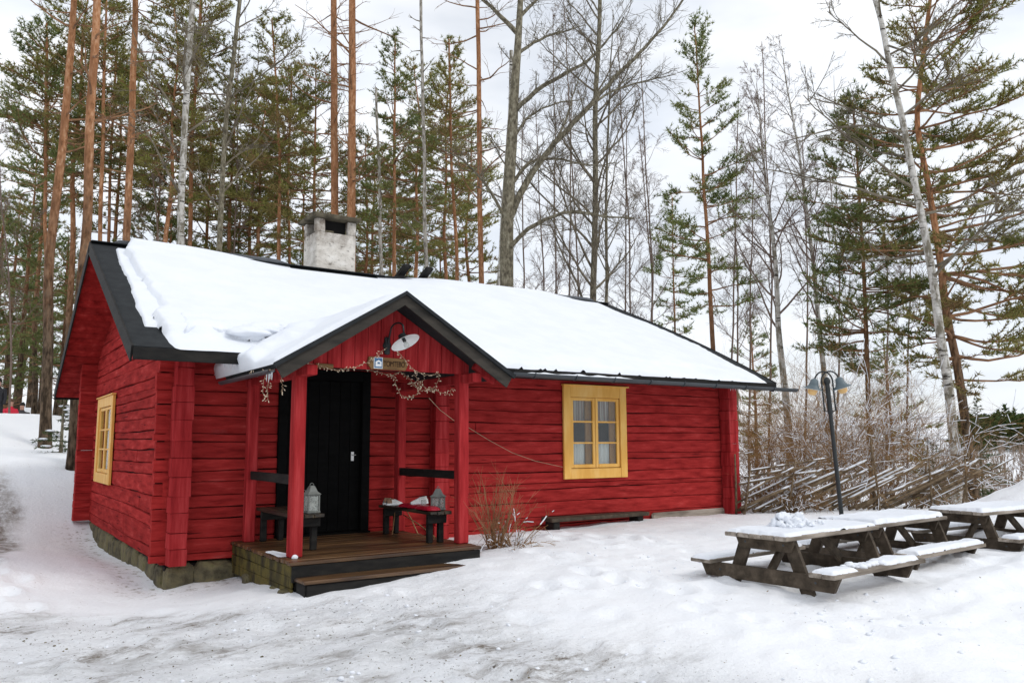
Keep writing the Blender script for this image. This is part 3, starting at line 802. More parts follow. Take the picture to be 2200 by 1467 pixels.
window((XL - .012, 6.0, .77), (0, -1, 0), (-1, 0, 0), 1.86, 1.49, (.20, .20, .17, .17), None, M_yellow, True, 'ochre window in the gable wall')

# door
dm = MB()
dm.cbox((1.44, -.05, .19), (1.56, .1, 2.44), .006); dm.cbox((2.63, -.05, .19), (2.75, .1, 2.44), .006); dm.cbox((1.56, -.05, 2.30), (2.63, .1, 2.44), .006); dm.cbox((1.44, -.12, .19), (2.75, .1, .235), .008)
door = dm.build('door_frame', M_door, cabin, label='black painted door frame under the porch')
for k in range(7):
    MB().cbox((1.565 + k * .152, .03, .24), (1.565 + (k + 1) * .152 - .004, .07, 2.295), .004).build('door_board', M_door, door)
hd = MB(); p = on_y(757, 980, .02); hd.cbox((p[0] - .022, .012, p[2] - .065), (p[0] + .022, .03, p[2] + .065), .004); hd.tube([(p[0], .012, p[2] + .02), (p[0], -.02, p[2] + .02), (p[0] + .035, -.022, p[2] + .02)], .007, 8)
hd.build('door_handle', mat('worn_steel', [(.5, .5, .49), (.62, .62, .60)], rough=.35, bump=0, metal=.8), door)

# chimney
ch = MB()
cx0, cx1, cy0, cy1 = 3.20, 4.0, 3.58, 4.25
def pier(a, b, c, d, z0, z1): ch.cbox((a, c, z0), (b, d, z1), .018, None, .004)
ch.cbox((cx0, cy0, 4.2), (cx1, cy1, 5.40), .02, None, .006)
for (a, b) in ((cx0, cx0 + .18), (cx1 - .17, cx1)):
    for (c, d) in ((cy0, cy0 + .13), (cy1 - .13, cy1)): pier(a, b, c, d, 5.395, 5.66)
chim = ch.build('chimney', M_chimney, cabin, label='whitewashed chimney streaked with soot')
ch = MB(); ch.cbox((cx0 + .185, cy0 + .02, 5.402), (cx0 + .36, cy0 + .1, 5.44), .01, None, .006); ch.build('brick', M_cap, chim)
ch = MB(); ch.box((cx0 + .17, cy0 + .135, 5.25), (cx1 - .17, cy1 - .17, 5.655)); ch.build('flue', M_soot, chim)
ch = MB(); ch.cbox((cx0 - .09, cy0 - .10, 5.662), (cx1 + .06, cy1 + .10, 5.735), .018, None, .012); ch.build('chimney_slab', M_cap, chim)
# roof ladder rails hooked over the ridge
for xx, tl in ((4.92, -.10), (5.42, .10)):
    mb = MB()
    mb.beam((xx, YR + .55, ZR - .12), (xx + .05, YR - .18, ZR + .26), .10, .09, (0, 0, 1), .008)
    mb.beam((xx + .02, YR + .1, ZR + .02), (xx + .16, YR - .10, ZR + .30), .12, .05, (0, 0, 1), .008)
    mb.build('roof_ladder_rail', M_black, roof)
MB().beam((4.85, YR + .05, ZR + .055), (5.75, YR + .05, ZR + .04), .16, .05).build('roof_ladder_rung', M_black, roof)

# gutter
def halfpipe(a, b, r, m, name, parent):
    a, b = np.asarray(a, float), np.asarray(b, float); x = (b - a) / np.linalg.norm(b - a); z = np.array([0, 0, 1.]); z -= x * (z @ x); z /= np.linalg.norm(z); y_ = np.cross(z, x)
    th = np.linspace(math.pi, 2 * math.pi, 13)
    prof = [(math.cos(t) * r, math.sin(t) * r) for t in th] + [(math.cos(t) * (r - .006), math.sin(t) * (r - .006)) for t in th[::-1]]
    P = np.array([[q + y_ * c + z * s for c, s in prof + prof[:1]] for q in (a, b)])
    mb = MB(); mb.grid(P)
    return mb.build(name, m, parent)
gA, gB = np.array([4.38, -1.215, 2.425]), np.array([10.75, -1.215, 2.405])
gut = halfpipe(gA, gB, .062, M_gutter, 'gutter', cabin)
for k in range(8):
    q = gA + (gB - gA) * (k + .5) / 8.4
    mb = MB(); th = np.linspace(math.pi * .95, 2.05 * math.pi, 11)
    mb.tube([(q[0], q[1] + math.cos(t) * .068, q[2] + math.sin(t) * .068) for t in th], .009, 6); mb.build('gutter_bracket', M_gutter, gut)
p_l = np.array([.60, -2.36, 2.20]); p_b = np.array([.60, -.35, 2.20])
halfpipe(p_l, p_b, .04, M_gutter, 'porch_gutter', cabin)
icm = MB()
for k in range(9):
    q = roof_pt(.45 + .045 * k, -.01, -.14); L_ = rng.uniform(.05, .13)
    icm.tube([q, q - (0, 0, L_ * .6), q - (0, 0, L_)], [.006, .004, .001], 5)
for k in range(6):
    q = np.array([.60 + .02 * rng.random(), -2.36 + .035 * k, 2.17]); L_ = rng.uniform(.04, .1)
    icm.tube([q, q - (0, 0, L_ * .6), q - (0, 0, L_)], [.007, .005, .001], 5)
for k in range(4):
    q = np.array([9.05 + .06 * k, -1.14, 2.37]); icm.tube([q, q - (0, 0, .05)], [.008, .002], 5)
icm.build('icicles', M_ice, cabin, kind='stuff')

# ------------------------------------------------------------------ porch
PX0, PX1, PXM, PYF = .64, 3.55, 2.095, -2.42
PE, PK = 2.27, 3.15
def porch_pt(q, y, h=0.0, right=False):
    q, y, h = np.broadcast_arrays(np.asarray(q, float), np.asarray(y, float), np.asarray(h, float))
    x0 = PX1 if right else PX0
    dx, dz = PXM - x0, PK - PE; L_ = math.hypot(dx, dz)
    return np.stack([x0 + dx * q - h * dz / L_ * (1 if dx > 0 else -1), y, PE + dz * q + h * abs(dx) / L_], -1)
for right in (False, True):
    mb = MB(); q = np.linspace(0, 1, 6)[:, None]; t = np.linspace(0, 1, 8)[None]
    yb = -.35 + .75 * q
    yy = PYF + (yb - PYF) * t
    mb.grid(porch_pt(q + 0 * t, yy, 0, right)); mb.grid(porch_pt(q + 0 * t, yy, -.06, right))
    qq = q[:, 0]; mb.grid(np.stack([porch_pt(qq, PYF, 0, right), porch_pt(qq, PYF, -.06, right)], 1))
    tt = np.linspace(PYF, -.35, 8); mb.grid(np.stack([porch_pt(0, tt, 0, right), porch_pt(0, tt, -.06, right)], 1))
    mb.build('porch_roof', M_felt, cabin)
    # bargeboard with felt lip
    mb = MB(); ys = (PYF - .012, PYF + .014)
    L0 = porch_pt(np.array([-.015, 1.0]), ys[0], 0.0, right)
    prof = [(.0, 0), (-.155, 0), (-.155, 1), (.0, 1)]
    P = np.array([[porch_pt(qv, ys[s_], hh - .012, right) for hh, s_ in prof] for qv in (-.02, 1.0)]); P[1, :, 0] = PXM
    mb.grid(np.concatenate([P, P[:, :1]], 1)); mb.f.append(np.array([[0, 1, 2, 3]])); mb.f.append(np.array([[5, 6, 7, 8]]))
    mb.build('bargeboard', M_fascia, cabin)
    mb = MB(); prof = [(.022, PYF - .05), (-.028, PYF - .055), (-.028, PYF - .016), (.004, PYF + .02)]
    P = np.array([[porch_pt(qv, yv, hh, right) for hh, yv in prof] for qv in (-.03, 1.0)]); P[1, :, 0] = PXM
    mb.grid(np.concatenate([P, P[:, :1]], 1)); mb.f.append(np.array([[0, 1, 2, 3]])); mb.build('felt_lip', M_felt, cabin)
# gable boards
gx = np.arange(1.02, 3.14, .163)
def porch_under(x): return PK - .06 - (PK - PE) / (PXM - PX0) * abs(x - PXM)
for k, x0 in enumerate(gx):
    x1 = min(x0 + .156, 3.2)
    zs_ = [2.285 + .004 * random.random(), porch_under(x0) - .02, porch_under(x1) - .02]
    mb = MB(); xm_ = PXM if x0 < PXM < x1 else (x0 + x1) / 2
    front = [(x0, zs_[0]), (x1, zs_[0]), (x1, zs_[2]), (xm_, porch_under(xm_) - .02), (x0, zs_[1])]
    jy = rng.uniform(-.003, .003)
    V = [(a, -2.005 + jy, b) for a, b in front] + [(a, -1.98 + jy, b) for a, b in front]
    mb.add(V, [[0, 1, 2, 3, 4], [9, 8, 7, 6, 5]] + [[i, (i + 1) % 5, (i + 1) % 5 + 5, i + 5] for i in range(5)])
    mb.build('gable_board', M_red_clean, cabin)
# posts, beams, rails
posts = {'fl': (.98, -1.995), 'fr': (3.075, -1.995), 'rl': (.98, -.28), 'rr': (3.075, -.28)}
for nm, (x, y) in posts.items():
    w = .138 if nm[0] == 'f' else .128
    MB().cbox((x, y, .21), (x + w, y + w, 2.32 if nm[0] == 'f' else 2.26), .012, None, .003).build('porch_post', M_red_clean, cabin)
for x in (1.0, 3.09):
    MB().cbox((x, -2.30, 2.17), (x + .12, .02, 2.283), .008).build('porch_beam', M_red_clean, cabin)
MB().cbox((.8, -2.30, 2.05), (.98, -2.25, 2.05 + .02), .004)
for (xa, za, xb, zb_) in ((.72, 2.19, 1.02, 2.38), (3.16, 2.38, 3.46, 2.19)):
    MB().beam((xa, -2.2, za), (xb, -2.2, zb_), .08, .08).build('rafter_end', M_red_clean, cabin)
for x in (1.02, 3.10):
    MB().cbox((x, -1.86, .985), (x + .04, -.22, 1.09), .006, None, .002).build('porch_rail', M_black, cabin)
# deck
deck = MB()
for y in (-2.2, -1.2, -.15): deck.box((.95, y - .05, -.12), (3.15, y + .05, .165))
dk = deck.build('deck_frame', M_black, cabin)
nb = 19; y0 = -2.29
for k in range(nb):
    ya = y0 + k * .12
    MB().cbox((.885 + rng.uniform(-.012, .012), ya, .172), (3.215 + rng.uniform(-.015, .015), ya + .112, .21 + rng.uniform(-.002, .002)), .006, None, .002).build('deck_plank', M_deck, dk)
for k in range(3):
    MB().cbox((.9, -2.27, .055 - .115 * k), (.93, -.02, .166 - .115 * k), .008, None, .003).build('side_board', M_moss, dk)
MB().cbox((.905, -2.285, .0), (3.2, -2.25, .168), .006).build('riser', M_black, dk)
MB().cbox((.93, -2.58, .012), (3.16, -2.29, .052), .012, None, .004).build('step_tread', M_deck, dk)
MB().cbox((.97, -2.55, -.22), (3.12, -2.51, .010), .008).build('step_riser', M_black, dk)
MB().cbox((.95, -2.54, -.24), (.965, -2.29, .010), .004).build('step_side', M_black, dk)
for k, (x, y, z, r) in enumerate(((.90, -2.15, -.17, .085), (.93, -1.75, -.18, .08), (.95, -.7, -.2, .1))):
    stone(dk, (x, y, z), (r, r * 1.1, r), 90 + k)
# outlet strip above the opening
MB().cbox(tuple(on_y(678, 786, -2.02) - (0, .01, .02)), tuple(on_y(716, 786, -2.02) + (0, .012, .02)), .004).build('junction_strip', M_sign, cabin)

# ------------------------------------------------------------------ things on the porch
def bench(name, label, x0, x1, y0, y1, z, m=M_black):
    b = thing(name, label, 'bench', ((x0 + x1) / 2, (y0 + y1) / 2, .21))
    def add(nm, p0, p1, bv=.008, mm=m):
        L_ = np.array(b.location); MB().cbox(np.array(p0) - L_, np.array(p1) - L_, bv, None, .003).build(nm, mm, b)
    w = (x1 - x0) / 3
    for k in range(3): add('seat_plank', (x0 + k * w, y0, z - .04), (x0 + (k + 1) * w - .006, y1, z), .006, M_bench_top)
    for y in (y0 + .1, y1 - .16):
        add('apron', (x0 + .02, y - .005, z - .15), (x1 - .02, y + .035, z - .042))
        for x in (x0 + .04, x1 - .11): add('leg', (x, y + .036, .211), (x + .07, y + .106, z - .045))
    return b
M_bench_top = mat('worn_black_bench_top', [(.010, .008, .006), (.03, .022, .014), (.085, .058, .03)], (14, 2, 14), 7, .5, .35, (50, 6, 50), .006, .1, .4, lo=.35, hi=.7)
bench('porch_bench', 'black wooden bench with lanterns on the left side of the porch', 1.13, 1.50, -1.64, -.20, .632)
bench('porch_bench', 'black wooden bench with shoes and red cushions on the right side of the porch', 2.76, 3.06, -1.85, -.34, .60)

def lantern(label, x, y, z, w, h, roofh, rz=0.0, candles=False):
    t = thing('lantern', label, 'lantern', (x, y, z), rz, 'metal lanterns on the porch benches')
    hw = w / 2
    MB().cbox((-hw - .015, -hw - .015, 0), (hw + .015, hw + .015, .022), .005).build('base', M_metal_grey, t)
    for sx in (-1, 1):
        for sy in (-1, 1):
            MB().cbox((sx * hw - .009, sy * hw - .009, .022), (sx * hw + .009, sy * hw + .009, h), .002).build('corner_post', M_metal_grey, t)
    for k in range(4):
        a = k * math.pi / 2; M = frame((0, 0, 0), (math.cos(a), math.sin(a), 0), (-math.sin(a), math.cos(a), 0), (0, 0, 1))
        MB().box((-hw + .01, hw - .003, .024), (hw - .01, hw, h - .002), M).build('pane', M_frost, t)
    MB().cbox((-hw - .012, -hw - .012, h), (hw + .012, hw + .012, h + .014), .004).build('frame', M_metal_grey, t)
    r = MB(); pr = [(hw + .02, h + .014), (hw * .80, h + .014 + roofh * .30), (hw * .55, h + .014 + roofh * .72), (hw * .42, h + .014 + roofh * .9), (.02, h + .014 + roofh)]
    P = np.array([[(sx * a, sy * a, zz) for sx, sy in ((-1, -1), (1, -1), (1, 1), (-1, 1), (-1, -1))] for a, zz in pr]); r.grid(P)
    r.build('roof', M_metal_grey, t)
    th = np.linspace(0, math.pi, 9); MB().tube([(math.cos(q) * .025, 0, h + roofh + .012 + math.sin(q) * .03) for q in th], .004, 6).build('handle', M_metal_grey, t)
    MB().lathe([(0, .022), (.028, .022), (.028, .11), (0, .112)], None, 12).build('candle', M_shoe, t, True)
    return t
def frost_mat():
    m = bpy.data.materials.new('hazy_lantern_glass'); m.use_nodes = True
    N, L = m.node_tree.nodes, m.node_tree.links; b = N['Principled BSDF']
    b.inputs['Base Color'].default_value = (.42, .45, .42, 1); b.inputs['Roughness'].default_value = .3
    t = N.new('ShaderNodeBsdfTransparent'); mxs = N.new('ShaderNodeMixShader')
    tcn = N.new('ShaderNodeTexCoord'); f = noise_mask(N, L, tcn, (20, 20, 20), .2, .9)
    L.new(f, mxs.inputs['Fac']); L.new(t.outputs[0], mxs.inputs[1]); L.new(b.outputs[0], mxs.inputs[2]); L.new(mxs.outputs[0], N['Material Output'].inputs['Surface'])
    return m
M_frost = frost_mat()
lantern('large grey metal lantern with flared roof at the front of the left porch bench', 1.40, -1.45, .634, .13, .20, .10, .1)
lantern('smaller grey lantern behind the large one on the left porch bench', 1.44, -1.08, .634, .115, .17, .03, .05)
lantern('small grey lantern with pointed roof on the right porch bench', 2.985, -1.62, .602, .115, .15, .10, .5)

def cushion(label, x, y, w, l, rz):
    mb = MB(); n = 15; g = np.linspace(-1, 1, n); X, Y = np.meshgrid(g, g, indexing='ij')
    e = (1 - np.abs(X) ** 4) * (1 - np.abs(Y) ** 4)
    top = np.stack([X * w / 2 * (1 - .06 * Y ** 2), Y * l / 2 * (1 - .06 * X ** 2), .010 + .045 * e ** .5 + .004 * fbm(X * 2, Y * 2, 0, 3, 2)], -1)
    bot = top.copy(); bot[..., 2] = .006
    mb.grid(top); mb.grid(bot)
    o = mb.build('seat_cushion', M_cushion, None, True, label=label, cat='cushion', group='red cushions on the porch bench')
    o.location = (x, y, .602); o.rotation_euler = (0, 0, rz); return o
cushion('glossy red cushion under the white shoe on the right porch bench', 2.90, -1.10, .26, .46, .04)
cushion('glossy red cushion beside the small lantern at the front of the right bench', 2.86, -1.58, .20, .42, -.04)

def shoe(label, x, y, z, rz, heel_tan, group='white canvas shoes left on the porch bench'):
    t = thing('shoe', label, 'shoe', (x, y, z), rz, group); t.scale = (.88, .88, .95)
    s = np.linspace(0, 1, 15)                                # heel 0 .. toe 1
    half = .040 * np.interp(s, [0, .06, .2, .45, .7, .9, 1], [.45, .82, .88, .80, 1.05, .85, .25])
    hgt = np.interp(s, [0, .08, .2, .35, .5, .7, .9, 1], [.060, .088, .090, .088, .078, .058, .042, .022])
    a = np.linspace(0, math.pi, 11)
    P = np.array([[(q * .27, math.cos(t_) * h_ * (1 - .28 * math.sin(t_) ** 3), .022 + math.sin(t_) ** .8 * (k_ - .022)) for t_ in a] for q, h_, k_ in zip(s, half, hgt)])
    MB().grid(P).build('upper', M_shoe, t, True)
    sole = MB(); Q = np.array([[(q * .275 - .003, sg * (h_ + .004), zz) for sg, zz in ((-1, 0), (-1, .026), (1, .026), (1, 0), (-1, 0))] for q, h_ in zip(s, half)])
    sole.grid(Q); sole.f.append(np.array([[0, 1, 2, 3]])); sole.build('sole', M_signwhite, t)
    if heel_tan:
        P2 = P[:5].copy(); P2[..., 1] *= 1.07; P2[..., 0] -= .003; P2[..., 2] = .022 + (P2[..., 2] - .022) * 1.04
        MB().grid(P2).build('heel_patch', M_shoe_tan, t, True)
    col_ = MB(); th = np.linspace(0, 2 * math.pi, 15)
    col_.tube([(.07 + .05 * math.cos(q), .024 * math.sin(q), .086 - .006 * math.cos(q)) for q in th], .007, 6, False); col_.build('collar', M_shoe_tan if heel_tan else M_shoe, t, True)
    lc = MB()
    for k in range(4): lc.tube([(.125 + .02 * k, -.022, .078 - .008 * k), (.128 + .02 * k, 0, .084 - .008 * k), (.125 + .02 * k, .022, .078 - .008 * k)], .004, 5)
    lc.build('laces', M_signwhite, t, True)
    return t
shoe('white canvas shoe with tan heel, nearer the wall, of the pair on the right bench', 2.80, -.42, .602, R(10), True)
shoe('white canvas shoe with tan heel, nearer the steps, of the pair on the right bench', 2.79, -.54, .602, R(3), True)
shoe('all white shoe lying on the red cushion of the right bench', 3.05, -1.22, .655, R(176), False)
jar = thing('glass_jar', 'small clear glass jar standing left of the pointed lantern on the right bench', 'jar', (2.92, -1.36, .602))
MB().lathe([(0, .004), (.034, .004), (.036, .02), (.036, .10), (.030, .11), (.031, .118)], None, 16).build('body', M_frost, jar, True)
MB().lathe([(0, .01), (.02, .01), (.02, .05), (0, .052)], None, 12).build('candle', M_shoe, jar, True)

# sticks standing below the right bench
for nm, lb, a, b in (('stick', 'straight pale stick leaning under the right porch bench', (871, 1092, -.55), (898, 1147, -.9)), ('stick', 'bent brown twig leaning under the right porch bench', (866, 1105, -.5), (934, 1153, -1.4)), ('stick', 'thin dark stick standing at the end of the right porch bench', (851, 1082, -.45), (843, 1150, -.62))):
    A1, B1 = on_y(*a[:2], a[2]), on_y(*b[:2], b[2]); B1[2] = max(B1[2], .214)
    mid = (A1 + B1) / 2 + (0, 0, .02)
    MB().tube([A1, mid, B1], [.007, .008, .009], 6).build(nm, M_twig_tan, None, True, label=lb, cat='stick')

# wall lamp
wp = on_y(832, 742, -2.03)
wl_ = thing('wall_lamp', 'black gooseneck wall lamp with white enamel shade on the porch gable', 'lamp', tuple(wp))
MB().lathe([(0, 0), (.05, 0), (.052, .018), (.02, .03), (0, .03)], frame((0, .02, 0), (1, 0, 0), (0, 0, 1), (0, -1, 0)), 16).build('wall_plate', M_black_metal, wl_, True)
MB().cbox((-.035, -.018, -.11), (.035, .02, .10), .012).build('back_plate', M_black_metal, wl_)
top = np.array([.06, -.30, .06])
th = np.linspace(0, 1, 16)
pts = [(.0 + .02 * s_, -.02 - .03 * s_, .02 + .16 * s_) for s_ in np.linspace(0, 1, 5)] + [(.02 + .045 * (1 - math.cos(q)) / 2 * 2 * .5, -.05 - .12 * (1 - math.cos(q)), .18 + .07 * math.sin(q)) for q in np.linspace(.2, math.pi, 10)] + [(.07, -.30, .10)]
MB().tube(pts, .011, 8).build('gooseneck', M_black_metal, wl_, True)
tilt = Matrix.Rotation(R(-27), 4, 'X') @ Matrix.Rotation(R(-14), 4, 'Y')
def lampM(v): return np.array(Matrix.Translation(v) @ tilt)
LM = lampM((.075, -.31, .02))
MB().lathe([(.0, .10), (.03, .10), (.045, .09), (.05, .055), (.075, .04), (.165, -.012), (.172, -.016)], LM, 28).build('shade', M_black_metal, wl_, True)
MB().lathe([(.0, .05), (.045, .048), (.07, .034), (.160, -.014), (.174, -.018)], LM, 28).build('shade_lining', M_enamel, wl_, True)
MB().lathe([(0, .045), (.022, .04), (.022, 0), (.018, -.004), (0, -.004)], LM, 14).build('socket', M_black_metal, wl_, True)
MB().lathe([(.015, .0), (.022, -.02), (.034, -.045), (.034, -.062), (.02, -.082), (0, -.088)], LM, 16).build('bulb', M_frost, wl_, True)

# sign
sA, sB = on_y(789, 780, -2.03), on_y(875, 780, -2.03)
sg = thing('name_sign', 'varnished wooden name board with blue house emblem below the porch lamp', 'sign', tuple((sA + sB) / 2 + np.array([0, 0, -.005])))
W2 = (sB[0] - sA[0]) / 2
pl = [(-W2, -.01), (-W2 + .05, -.075), (W2 - .03, -.075), (W2, -.02), (W2 - .025, .062), (-W2 + .02, .070)]
mb = MB(); n_ = len(pl)
mb.add([(a, -.012, b) for a, b in pl] + [(a, .014, b) for a, b in pl], [list(range(n_)), list(range(n_, 2 * n_))[::-1]] + [[i, (i + 1) % n_, (i + 1) % n_ + n_, i + n_] for i in range(n_)])
mb.build('board', M_sign, sg)
ex = -W2 + .075
def plate(nm, pts_, y, m):
    k = len(pts_); mb = MB(); mb.add([(a + ex, y, b) for a, b in pts_] + [(a + ex, y + .004, b) for a, b in pts_], [list(range(k)), list(range(k, 2 * k))[::-1]] + [[i, (i + 1) % k, (i + 1) % k + k, i + k] for i in range(k)])
    return mb.build(nm, m, sg)
plate('emblem_border', [(0, -.066), (.112, -.066), (.112, .066), (0, .066)], -.018, M_signwhite)
plate('emblem_field', [(.008, -.058), (.104, -.058), (.104, .058), (.008, .058)], -.023, M_blue)
plate('emblem_house', [(.018, -.044), (.094, -.044), (.094, .008), (.100, .008), (.056, .034), (.012, .008), (.018, .008)], -.028, M_signwhite)
plate('emblem_window', [(.042, -.012), (.070, -.012), (.070, .006), (.042, .006)], -.033, M_blue)
tcu = bpy.data.curves.new('lettering', 'FONT'); tcu.body = 'TOMTEBO'; tcu.size = .092; tcu.extrude = .003; tcu.space_character = .94
to = bpy.data.objects.new('lettering_tmp', tcu); COL.objects.link(to)
bpy.context.view_layer.update()
tme = bpy.data.meshes.new_from_object(to.evaluated_get(bpy.context.evaluated_depsgraph_get()))
bpy.data.objects.remove(to, do_unlink=True)
tv = np.array([v.co for v in tme.vertices]); wdt = tv[:, 0].max() - tv[:, 0].min()
lt = link('lettering', tme, M_letter, sg)
lt.rotation_euler = (math.pi / 2, 0, 0); lt.location = (ex + .125, -.0145, -.035); kx = (2 * W2 - .075 - .125 - .04) / wdt; lt.scale = (kx, 1.0, 1)

# fairy lights
def fairy(label, paths, seed):
    t = thing('fairy_lights', label, 'fairy lights', tuple(paths[0][0]), 0, 'fairy light strings on the porch'); o = np.array(paths[0][0])
    rg = np.random.default_rng(seed); wire = MB(); bulbs = MB()
    for p in paths:
        p = np.asarray(p, float) - o
        L_ = np.r_[0, np.cumsum(np.linalg.norm(np.diff(p, axis=0), axis=1))]
        s = np.arange(0, L_[-1], .012); q = np.stack([np.interp(s, L_, p[:, i]) for i in range(3)], 1) + rg.normal(0, .004, (len(s), 3))
        wire.tube(q, .0028, 4)
        for k in range(0, len(q), 2):
            d = rg.normal(0, 1, 3); d[2] = -abs(d[2]) * .8 if rg.random() < .7 else d[2]; d[1] -= .2; d /= np.linalg.norm(d)
            e = q[k] + d * rg.uniform(.022, .038)
            wire.tube([q[k], e], .0022, 3)
            bulbs.tube([e - d * .010, e, e + d * .012], [.003, .0052, .0025], 5)
    wire.build('wire', M_wire, t); bulbs.build('bulbs', M_bulb, t, kind='stuff')
PY = -2.06
P_ = lambda u, v, y=PY: on_y(u, v, y)
fairy('fairy lights strung along the gable boards from the left post up to the porch lamp', [[P_(660, 780), P_(690, 786), P_(720, 795), P_(760, 789), P_(790, 778), P_(812, 762), P_(832, 745)]], 1)
fairy('fairy lights running from the porch lamp down over the sign to the right post', [[P_(852, 752), P_(868, 770), P_(882, 788), P_(900, 800), P_(922, 806), P_(945, 803)]], 2)
fairy('tangled fairy lights hanging in loops left of the right porch post', [[P_(785, 793, -1.7), P_(815, 800, -1.7), P_(845, 806, -1.7), P_(852, 830, -1.7), P_(862, 850, -1.7), P_(880, 855, -1.7), P_(898, 845, -1.7), P_(900, 825, -1.8)],
      [P_(890, 805, -1.9), P_(905, 825, -1.9), P_(918, 838, -1.9), P_(935, 832, -1.9), P_(944, 812, -1.9), P_(942, 800, -1.9)], [P_(880, 820, -1.75), P_(905, 840, -1.8), P_(925, 832, -1.9), P_(945, 842, -1.9), P_(965, 848, -1.9), P_(973, 832, -1.95)], [P_(845, 806, -1.7), P_(860, 797, -1.7), P_(880, 815, -1.75), P_(895, 830, -1.8), P_(912, 815, -1.8)]], 3)
fairy('fairy lights dangling in two short strands from the left porch eave', [[P_(536, 803, -1.6), P_(560, 800, -1.8), P_(575, 795, -2.1), P_(577, 815, -2.1), P_(573, 835, -2.1), P_(576, 850, -2.1), P_(572, 862, -2.1)], [P_(572, 800, -2.1), P_(566, 820, -2.1), P_(565, 842, -2.1), P_(571, 858, -2.1)], [P_(575, 795, -2.1), P_(608, 786, -2.1), P_(604, 810, -2.1), P_(607, 828, -2.1), P_(605, 844, -2.1)]], 4)
cb = [on_y(922, 855, -1.9), on_y(945, 880, -1.4), on_y(975, 903, -.8), on_y(1006, 918, -.25), on_y(1050, 945, -.09), on_y(1100, 972, -.07), on_y(1150, 990, -.06), on_y(1209, 1003, -.055)]
MB().tube(np.array(cb), .0045, 5).build('cable', M_wire, None, True, label='thin pale cable sagging from the porch to the yellow front window', cat='cable')

# low bench against the front wall
lb = thing('low_bench', 'low dark plank bench half buried in snow against the front wall', 'bench', (6.7, -.25, .1))
MB().cbox((-1.02, -.15, .10), (1.06, .15, .155), .01, None, .006).build('seat', M_dark_wood, lb)
for x in (-.9, .88): MB().cbox((x - .06, -.12, -.2), (x + .06, .12, .099), .01).build('leg', M_black, lb)

# ------------------------------------------------------------------ snow lying on things
def snow_patch(name, label, fn, U, V, thick, group=None, edge=.10, seed=0, amp=.02, fr=2.0, parent=None, m=None, back=None, su=1.0, sv=1.0, edges=(1, 1, 1, 1), lip=.004, rag=.0):
    """fn(u, v, h) -> points; U, V in 0..1 grids; thickness falls to the surface at the borders (su, sv = metres along u, v)"""
    u = np.linspace(0, 1, U)[:, None]; v = np.linspace(0, 1, V)[None]
    u, v = u + 0 * v, v + 0 * u
    dist = np.full(u.shape, 9.0)
    if edges[0]: dist = np.minimum(dist, u * su)
    if edges[1]: dist = np.minimum(dist, (1 - u) * su)
    if edges[2]: dist = np.minimum(dist, v * sv)
    if edges[3]: dist = np.minimum(dist, (1 - v) * sv)
    dist = dist - rag * (.5 + fbm(u * su * 9, v * sv * 9, 0, seed + 3, 3))
    e = np.clip(dist / edge, 0, 1); prof = np.sqrt(np.clip(1 - (1 - e) ** 2, 0, 1))
    t = thick(u, v) if callable(thick) else thick
    t = t * prof * (1 + amp / .05 * .5 * fbm(u * su * fr, v * sv * fr, 0, seed, 4)) - lip * (1 - prof)
    P = fn(u, v, t)
    mb = MB(); mb.grid(P)
    return mb.build(name, m or M_white_snow, parent, True, label=label, cat='snow' if label else None, group=group)

# main roof, front slope
LE_D = np.array([-.1, 0, .6, 1.1, 1.4, 2.1, 2.7, 3.66, 4.5, 5.0, 5.3]); LE_U = np.array([-.10, -.13, -.17, -.19, -.06, -.07, -.12, -.11, -.13, -.03, .05])
RE_D = np.array([-.1, .2, .54, 1.2, 2.16, 2.83, 3.63, 4.38, 4.99, 5.3]); RE_U = np.array([10.02, 10.07, 10.13, 10.2, 10.38, 10.33, 10.22, 10.02, 9.95, 9.9])
def main_snow(u, v, t):
    D = -.035 + (SL + .02) * v
    wob = .045 * fbm(D * 3.2, 3.0, 0, 41, 5)
    ul, ur = np.interp(D, LE_D, LE_U) + wob, np.interp(D, RE_D, RE_U) + .04 * fbm(D * 2.0, 9.0, 0, 43, 3)
    uu = ul + (ur - ul) * u
    return roof_pt(uu, D + .02 * fbm(uu * 3, D, 0, 44, 2) * (v < .02), t + .004)
def main_thick(u, v):
    x = 10.3 * u; d = SL * v
    t = .12 + .03 * fbm(x * .35, d * .5, 0, 50, 2)
    t = t + .02 * sstep(1.5, .2, x) * sstep(2.5, 4.6, d)
    step = .50 + .10 * fbm(x * 1.1, 0, 0, 51, 3)
    low = sstep(1.45, .9, x) * 1.0 + .55 * sstep(7.0, 8.0, x) * sstep(10.0, 9.2, x)
    t = t * (1 - low * .72 * sstep(step + .05, step - .04, d))
    t = t * (.62 + .38 * sstep(0, .5, d))
    # bare strip by the chimney
    g = sstep(.9, 3.0, x) * sstep(6.2, 4.4, x)
    t = t * (1 - .9 * g * sstep(SL - 3.2, SL - .3, d)) - .02 * g * sstep(SL - .22, SL - .14, d)
    t = t * (1 - .78 * sstep(8.6, 9.9, x))
    return t
snow_patch('roof_snow', 'thick smooth snow covering the front slope of the cabin roof', main_snow, 260, 130, main_thick, 'snow on the cabin roof', .05, 5, .012, 1.2, su=10.3, sv=SL, edges=(1, 1, 1, 0), rag=.03)
def back_snow(u, v, t):
    D = .05 + (SL - .05) * v; return roof_pt(-.3 + 10.3 * u, D, t + .004, True)
def back_thick(u, v):
    x = 10.3 * u - .3; g = sstep(2.4, 3.0, x) * sstep(6.0, 5.0, x)
    return .13 * (1 - g * sstep(.78, .84, v)) - .02 * g * sstep(.78, .84, v)
snow_patch('roof_snow', 'snow covering the back slope of the cabin roof', back_snow, 60, 30, back_thick, 'snow on the cabin roof', .2, 6, .02, 1.0, su=10.3, sv=SL, edges=(1, 1, 1, 0))
